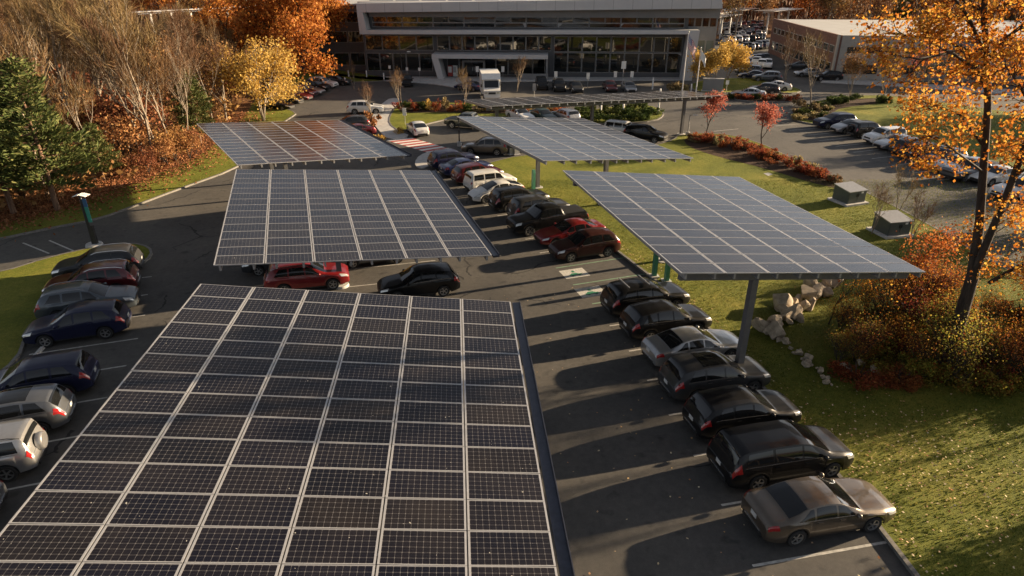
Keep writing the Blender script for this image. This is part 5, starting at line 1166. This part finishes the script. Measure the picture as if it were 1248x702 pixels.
# grass and fallen leaves
def lawn_stuff():
    rs = np.random.RandomState(9); C = []
    K = [q for q in kerbline]
    def on_lawn(x, y):
        for a, c in zip(K, K[1:]):
            if a.y <= y <= c.y: return x > a.x + (c.x - a.x) * (y - a.y) / (c.y - a.y) + .25
        return False
    n = 0
    while len(C) < 95000:
        y = 10 + 47 * rs.rand() ** 1.5; x = rs.uniform(0, 40)
        if x < y * .95 + 9 and on_lawn(x, y): C.append((x, y, .135))
    C = np.array(C); N = len(C); d = np.stack([rs.normal(0, .5, N), rs.normal(0, .5, N), np.ones(N)], 1); V = rand_quads(C, .11, rs, aspect=3.0, dirs=d)
    tag(link_mesh('lawn_grass', quads_mesh('lawn_grass', V, M['grass_blades'])), 'short uneven grass of the right hand lawn', 'grass', kind='stuff')
    C = []
    while len(C) < 1000:
        if rs.rand() < .6: x, y = rs.normal(15.5, 2.8), rs.normal(19.5, 2.6)
        else: x, y = rs.uniform(6, 30), rs.uniform(11, 45)
        if on_lawn(x, y): C.append((x, y, .15))
    for _ in range(420):
        k = rs.uniform(-2, 12); p, nn = stall(k); q = p + nn * (5.2 + abs(rs.normal(0, .35))); C.append((q.x, q.y, .14))
    for _ in range(130):
        k = rs.uniform(-1, 8); p, nn = stall(k); q = p + nn * rs.uniform(-7, 4.9); C.append((q.x, q.y, .012))
    C = np.array(C); N = len(C); an = rs.uniform(0, 6.283, N); s = rs.uniform(.025, .058, N)[:, None]
    a = np.stack([np.cos(an), np.sin(an), rs.normal(0, .18, N)], 1) * s; c = np.stack([-np.sin(an), np.cos(an), rs.normal(0, .25, N)], 1) * s * .75
    C[:, 2] += .03; V = np.stack([C - a, C - c, C + a, C + c], 1)
    tag(link_mesh('fallen_leaves', quads_mesh('fallen_leaves', V, M['fallen'])), 'pale fallen leaves scattered over the right hand lawn', 'leaves', kind='stuff')
lawn_stuff()
def verge_leaves():
    rs = np.random.RandomState(19); C = []
    while len(C) < 9000:
        i = rs.randint(0, len(WE) - 4); p = WE[i].lerp(WE[i + 1], rs.rand()); q = (p.x + rs.normal(-1.0, 2.0), p.y + rs.normal(.3, 1.2), .16); C.append(q)
    V = rand_quads(np.array(C), .2, rs); tag(link_mesh('leaf_litter', quads_mesh('leaf_litter', V, M['orange'])), 'orange leaf litter drifted along the edge of the left wood', 'leaves', kind='stuff')
verge_leaves()
# ------------------------------------------------------------------ small things
def boulder_mesh(seed):
    bm = bmesh.new(); bmesh.ops.create_icosphere(bm, subdivisions=4, radius=.5); rng = random.Random(seed); ns = [Vector((rng.gauss(0, 1), rng.gauss(0, 1), rng.gauss(0, 1))).normalized() for _ in range(13)]
    for v in bm.verts:
        for n_ in ns:
            d = v.co.dot(n_)
            if d > .26: v.co -= n_ * (d - .26)
        v.co += v.co.normalized() * rng.gauss(0, .004)
    me = bpy.data.meshes.new('boulder'); bm.to_mesh(me); bm.free(); me.materials.append(M['boulder']); me.shade_smooth(); me.set_sharp_from_angle(angle=R(18)); return me
BO = [boulder_mesh(k) for k in range(5)]
br_ = random.Random(4)
bp = []
for i in range(34):
    t = i / 33; x = 1010 - 72 * t + br_.gauss(0, 8); y = 347 + 56 * t + br_.gauss(0, 7); bp.append((x, y, br_.uniform(.6, 1.35), 'rounded sunlit boulder in the heap below the right canopy', 'boulders of the sunlit heap'))
for i in range(26):
    t = i / 25; bp.append((938 + 72 * t + br_.gauss(0, 1.5), 398 + 72 * t + br_.gauss(0, 2.5), br_.uniform(.2, .6), 'small stone of the low stone line on the lawn', 'stones of the low line'))
for i in range(6): bp.append((1030 + i * 16 + br_.gauss(0, 5), 455 + br_.gauss(0, 5), br_.uniform(.4, .7), 'dark stone in the shade below the thicket', 'stones below the thicket'))
for x, y, s, lb, g in bp:
    o = link_mesh('boulder', br_.choice(BO)); p = at(x, y, .12); o.location = (p.x, p.y, .12 + s * .22); o.rotation_euler = (br_.uniform(-.8, .8), br_.uniform(-.8, .8), br_.uniform(0, 6.28)); o.scale = (s * br_.uniform(.9, 1.5), s, s * br_.uniform(.65, 1.0)); tag(o, lb, 'boulder', g)
# utility boxes
def ubox(px, py, rz, label, w=1.75, d=1.6, h=1.3):
    o = empty('transformer_box', at(px, py, .12), rz); tag(o, label, 'utility box')
    b = MB(); b.box((0, 0, .08), (w + .5, d + .5, .16)); b.build('pad', M['concrete'], o)
    b = MB(); b.prism([(-d / 2, .17), (d / 2, .17), (d / 2, h), (-d / 2, h - .22)], (0, 1, 0), (0, 0, 1), (w, 0, 0), (-w / 2, 0, 0)); b.build('cabinet', M['utility'], o)
    b = MB(); q = Matrix.Rotation(math.atan2(.22, d), 3, 'X'); b.box((0, -.02, h - .06), (w + .12, d + .14, .07), rot=q); b.build('lid', M['galv'], o)  # pale steel colour paints the sunlight on the lid
    for s in (-1, 1):
        b = MB(); b.box((s * w / 4, -d / 2 - .012, (h - .1) / 2 + .1), (w / 2 - .06, .02, h - .55)); dd = b.build('door', M['utility'], o); b = MB(); b.box((s * .09, -d / 2 - .04, .8), (.05, .05, .22)); b.build('handle', M['trim'], dd)
    b = MB(); b.box((w * .25, -d / 2 - .03, 1.0), (.22, .01, .16)); b.build('warning_label', M['flag_white'], o)
ubox(1033, 246, R(20), 'dark green utility box further up the lawn'); ubox(1084, 284, R(12), 'green utility box with lid coloured pale as sunlit among bare bushes')
# charging stations
def charger(px, py, rz, label, h=1.75):
    o = empty('charging_station', at(px, py, .12), rz); tag(o, label, 'charger', 'car charging stations')
    b = MB(); b.box((0, 0, .05), (.6, .5, .1)); b.build('base', M['concrete'], o)
    b = MB(); b.prism([(-.16, 0), (.16, 0), (.16, h * .86), (.10, h), (-.10, h), (-.16, h * .86)], (1, 0, 0), (0, 0, 1), (0, .22, 0), (0, -.11, .1)); b.build('pillar', M['sign_green'], o)
    b = MB(); b.box((0, -.118, h * .78), (.22, .012, .26)); b.build('screen', M['glass'], o)
    b = MB(); b.box((.19, 0, h * .55), (.08, .14, .3)); b.build('plug_holder', M['trim'], o)
    b = MB(); b.tube([(.2, 0, h * .6), (.34, .0, h * .35), (.3, 0, .35), (.2, 0, .3), (.17, 0, h * .4)], .022, 6); b.build('cable', M['trim'], o, 60)
charger(797, 337, R(100), 'green charging post with blue side, left one by the right canopy'); charger(812, 343, R(100), 'green charging post by the parked black car, right one under the canopy edge'); charger(650, 233, R(115), 'charging post against the steel column near the white van')
for x, y, lb in ((616, 187, 'left pale charging cabinet under the middle canopy'), (623, 188, 'middle pale charging cabinet under the middle canopy'), (629, 188, 'right pale charging cabinet under the middle canopy')):
    o = empty('charging_cabinet', at(x, y, .12), R(25)); tag(o, lb, 'charger', 'charging cabinets'); b = MB(); b.box((0, 0, 1.0), (.55, .5, 1.9)); b.build('cabinet', M['galv'], o); b = MB(); b.box((0, -.26, 1.3), (.3, .02, .4)); b.build('screen', M['glass'], o); b = MB(); b.box((0, 0, .04), (.7, .65, .08)); b.build('base', M['concrete'], o)
# tall banner pylon on the island
def pylon():
    p = at(115, 299, .12); o = empty('banner_pylon', p); tag(o, 'tall slim pylon with blue and green banner and pale top on the left island', 'pylon'); H = atY(98, 240, p.y).z
    b = MB(); b.lathe([(0, .0), (.55, .0), (.5, .14), (0, .14)], 20); b.build('base', M['concrete'], o, 40)
    b = MB(); b.tube([(0, 0, .1), (0, 0, H)], [.13, .08], 10); b.build('pole', M['trim'], o, 60)
    b = MB(); b.box((.16, 0, H * .22), (.24, .2, H * .36)); b.build('cabinet', M['trim'], o)
    b = MB(); b.box((.2, 0, H * .62), (.26, .06, H * .30)); b.build('banner', M['banner_teal'], o)
    b = MB(); b.box((.2, 0, H * .85), (.26, .06, H * .155)); b.build('banner', M['banner_blue'], o)
    for k in range(4):
        b = MB(); b.box((.1 + .24 * (1 if k % 2 else -1), 0.16 * (1 if k > 1 else -1), H * 1.005), (.4, .26, .03), rot=Matrix.Rotation(.25 * (1 if k % 2 else -1), 3, 'Y')); b.build('top_plate', M['sign_white'], o)
pylon()
# lamp posts
def lamp(px, py, ptop, label, arm=1.1, col='trim', ang=0):
    p = at(px, py, .0); o = empty('lamp_post', p, ang); tag(o, label, 'lamp post'); H = atY(px, ptop, p.y).z
    b = MB(); b.lathe([(0, .5), (.22, .5), (.24, 0)], 14); b.build('base', M['concrete'], o, 40); b = MB(); b.tube([(0, 0, .4), (0, 0, H)], [.075, .05], 8); b.build('pole', M[col], o, 60)
    b = MB(); b.tube([(0, 0, H - .12), (arm * .5, 0, H - .02), (arm, 0, H)], .03, 6); b.build('arm', M[col], o, 60); b = MB(); b.box((arm + .2, 0, H), (.55, .26, .09)); b.build('lamp_head', M['sign_white'], o)
lamp(491, 106, 63, 'dark lamp post with bright head in front of the glass front left'); lamp(560, 178, 143, 'thin dark post by the corner of the middle canopy', .5); lamp(838, 166, 140, 'thin post beside the mulch bed and the drive', .4, 'galv')
# flags
def flagpole(px, py, ptop, label, kind):
    p = at(px, py, .12); o = empty('flagpole', p); tag(o, label, 'flagpole'); H = atY(px + 5, ptop, p.y).z
    b = MB(); b.lathe([(0, .1), (.35, .1), (.4, 0)], 14); b.build('base', M['concrete'], o, 40); b = MB(); b.tube([(0, 0, 0), (0, 0, H)], [.10, .05], 8); b.build('pole', M['white_metal'], o, 60); b = MB(); b.lathe([(0, .12), (.09, .08), (.12, 0), (.09, -.08), (0, -.12)], 10, 0, Matrix.Translation((0, 0, H + .1))); b.build('finial', M['chrome'], o, 60)
    f = empty('flag', p + Vector((0, 0, 0))); tag(f, ('striped red and white flag hanging from the left flagpole' if kind == 'us' else 'plain white flag hanging from the right flagpole'), 'flag')
    Wd, Hd = (3.0, 1.7) if kind == 'us' else (2.1, 1.25); n = 14; strips = 13 if kind == 'us' else 1
    def pt(u, v): # limp: swings down
        a = R(-62) * min(1, .35 + u); x = u * Wd * .55; return Vector((.1 + x * .75, .22 * math.sin(u * 7 + v * 2) * u, H - .15 - v * Hd - u * Wd * .62 - .1 * math.sin(u * 9) * u))
    b = MB()
    for s in range(strips):
        v0, v1 = s / strips, (s + 1) / strips
        for i in range(n):
            m = 0 if kind != 'us' else (2 if (s < 7 and i < n * .4) else (1 if s % 2 == 0 else 0))
            b.add([pt(i / n, v0), pt((i + 1) / n, v0), pt((i + 1) / n, v1), pt(i / n, v1)], [(0, 1, 2, 3)], m)
    b.build('cloth', [M['flag_white'], M['flag_red'], M['flag_blue']], f)
    if kind == 'us':
        b = MB()
        for r_ in range(5):
            for c in range(6):
                q = pt((c + .5) / 6 * .38, (r_ + .5) / 5 * .52) + Vector((0, -.03, 0)); b.box(q, (.07, .01, .07))
        b.build('stars', M['flag_white'], f)
flagpole(831, 114, 41, 'white flagpole, left of two, in front of the ribbon leg', 'us'); flagpole(848, 113.5, 60, 'white flagpole, right of two, with a plain flag', 'w')
# monument sign
o = empty('monument_sign', at(868, 111, .12), R(-8)); tag(o, 'low grey monument sign on the front lawn beside the yellow trees', 'sign'); b = MB(); b.box((0, 0, .95), (3.0, .5, 1.7)); b.build('panel', M['facade_mid'], o); b = MB(); b.box((0, 0, 1.86), (3.2, .6, .1)); b.build('cap', M['concrete'], o); b = MB(); b.box((0, 0, .05), (3.3, .8, .1)); b.build('plinth', M['concrete'], o)
# parking signs and bollards
sgn = ((650, 0), )
def sign(px, py, h, label, col='sign_white', w=.38, hh=.5, grp='small parking signs'):
    p = at(px, py, .1); o = empty('parking_sign', p); tag(o, label, 'sign', grp); b = MB(); b.tube([(0, 0, 0), (0, 0, h)], .035, 6); b.build('post', M['galv'], o, 60); b = MB(); b.box((0, -.05, h - hh / 2), (w, .03, hh)); b.build('plate', M[col], o)
for x, y in ((476, 97), (497, 99.5), (512, 100)): sign(x, y, 2.3, 'white parking sign in front of the dark glass left of the portal', grp='white signs left of the portal')
for x, y in ((582, 99), (613, 99), (677, 106), (716, 108), (749, 106), (769, 106)): sign(x, y, 2.4, 'white parking sign in the row at the glass front', w=.5, hh=.9, grp='white signs at the glass front')
sign(651, 119, 2.0, 'grey sign by the bare reddish tree and the long canopy', 'galv', .5, 1.0); sign(758, 111, 4.4, 'tall white sign on a dark post at the glass front', w=.7, hh=1.1); sign(885, 111, 1.6, 'white sign on the front lawn right of the monument sign', w=.5, hh=.6); sign(457, 145, 2.0, 'white sign at the edge of the small planted lawn', w=.45, hh=.8) if False else sign(494, 152, 2.0, 'white sign on the small lawn behind the white hatchback', w=.45, hh=.9)
def bollard(px, py, label, h=1.1, grp='pale bollards'):
    p = at(px, py, .1); b = MB(); b.lathe([(0, h), (.08, h), (.11, h - .05), (.11, 0)], 10); o = b.build('bollard', M['white_metal'], smooth=40); o.location = p; tag(o, label, 'bollard', grp)
for x, y in ((384, 91), (405, 92), (425, 93.5), (447, 94), (468, 97), (395, 99), (421, 103)): bollard(x, y, 'pale bollard light along the path at the dark building wing', grp='bollard lights at the building wing')
bollard(732, 141, 'white post in the hedge island, left one', 1.4); bollard(759, 141, 'white post in the hedge island, right one', 1.5); bollard(802, 139, 'white post at the rounded end of the hedge island', 3.2); bollard(795, 109, 'grey post between the glass front and the pale grass', 1.8); bollard(842, 112, 'short post between the two flagpoles', 1.2)
# wheel stop at the left row
o = empty('wheel_stop', at(45, 433) + Vector((0, 0, 0)), R(100)); tag(o, 'sunlit concrete wheel stop at the head of the left row', 'wheel stop'); b = MB(); b.prism([(-.1, 0), (.1, 0), (.06, .14), (-.06, .14)], (0, 1, 0), (0, 0, 1), (1.8, 0, 0), (-.9, 0, .0)); b.build('block', M['concrete'], o)
b = MB(); b.box((-.6, 0, .142), (.04, .04, .01)); b.box((.6, 0, .142), (.04, .04, .01)); b.build('anchor_bolt', M['steel'], o)
# white truck
def truck():
    p = at(598, 119); o = empty('delivery_truck', p, R(-84)); o.scale = (1.15, 1.15, 1.15); tag(o, 'white box truck facing the camera in front of the entrance', 'truck'); w = 2.35
    b = MB(); b.prism([(2.5, .55), (2.5, 1.25), (1.75, 1.45), (1.35, 2.35), (.9, 2.42), (.9, .55)], (1, 0, 0), (0, 0, 1), (0, w - .3, 0), (0, -(w - .3) / 2, 0)); b.build('cab', M['white_metal'], o)
    b = MB(); b.box((-1.35, 0, 1.85), (4.4, w, 2.5)); b.prism([(.85, 2.44), (1.5, 2.44), (.85, 3.1)], (1, 0, 0), (0, 0, 1), (0, w, 0), (0, -w / 2, 0)); b.build('cargo_box', M['sign_white'], o)
    b = MB(); q = Matrix.Rotation(math.atan2(.9, -.4) - math.pi / 2, 3, 'Y'); a = Vector((1.72, 0, 1.50)); c = Vector((1.37, 0, 2.30)); d = (c - a).normalized(); n_ = Vector((d.z, 0, -d.x)); hw_ = w / 2 - .3
    b.add([a + n_ * .02 + Vector((0, -hw_, 0)), a + n_ * .02 + Vector((0, hw_, 0)), c + n_ * .02 + Vector((0, hw_, 0)), c + n_ * .02 + Vector((0, -hw_, 0))], [(0, 1, 2, 3)]); b.build('windscreen', M['glass'], o)
    for s in (-1, 1):
        b = MB(); b.box((1.2, s * (w / 2 - .145), 1.8), (.6, .02, .55)); b.build('side_window', M['glass'], o); b = MB(); b.box((2.51, s * .75, 1.0), (.04, .35, .2)); b.build('headlight', M['headlamp'], o); b = MB(); b.box((1.65, s * (w / 2 + .1), 1.75), (.08, .16, .36)); b.build('wing_mirror', M['trim'], o)
    b = MB(); b.box((2.52, 0, .95), (.03, .9, .25)); b.build('grille', M['trim'], o); b = MB(); b.box((2.55, 0, .5), (.12, w - .4, .2)); b.build('bumper', M['white_metal'], o); b = MB(); b.box((-.6, 0, .5), (5.6, 1.0, .2)); b.build('chassis', M['trim'], o)
    ty, rm, hub = wheel_for(.40)
    for x in (1.7, -2.3):
        for s in (-1, 1):
            wq = link_mesh('wheel', hub, o); wq.location = (x, s * (w / 2 - .22), .40); wq.rotation_euler = (-s * R(90), 0, 0); link_mesh('tyre', ty, wq); link_mesh('rim', rm, wq)
truck()
# manhole
sheet('drain_cover', PX((930, 213), (936, 212), (942, 214), (936, 216)), .13, M['concrete'])
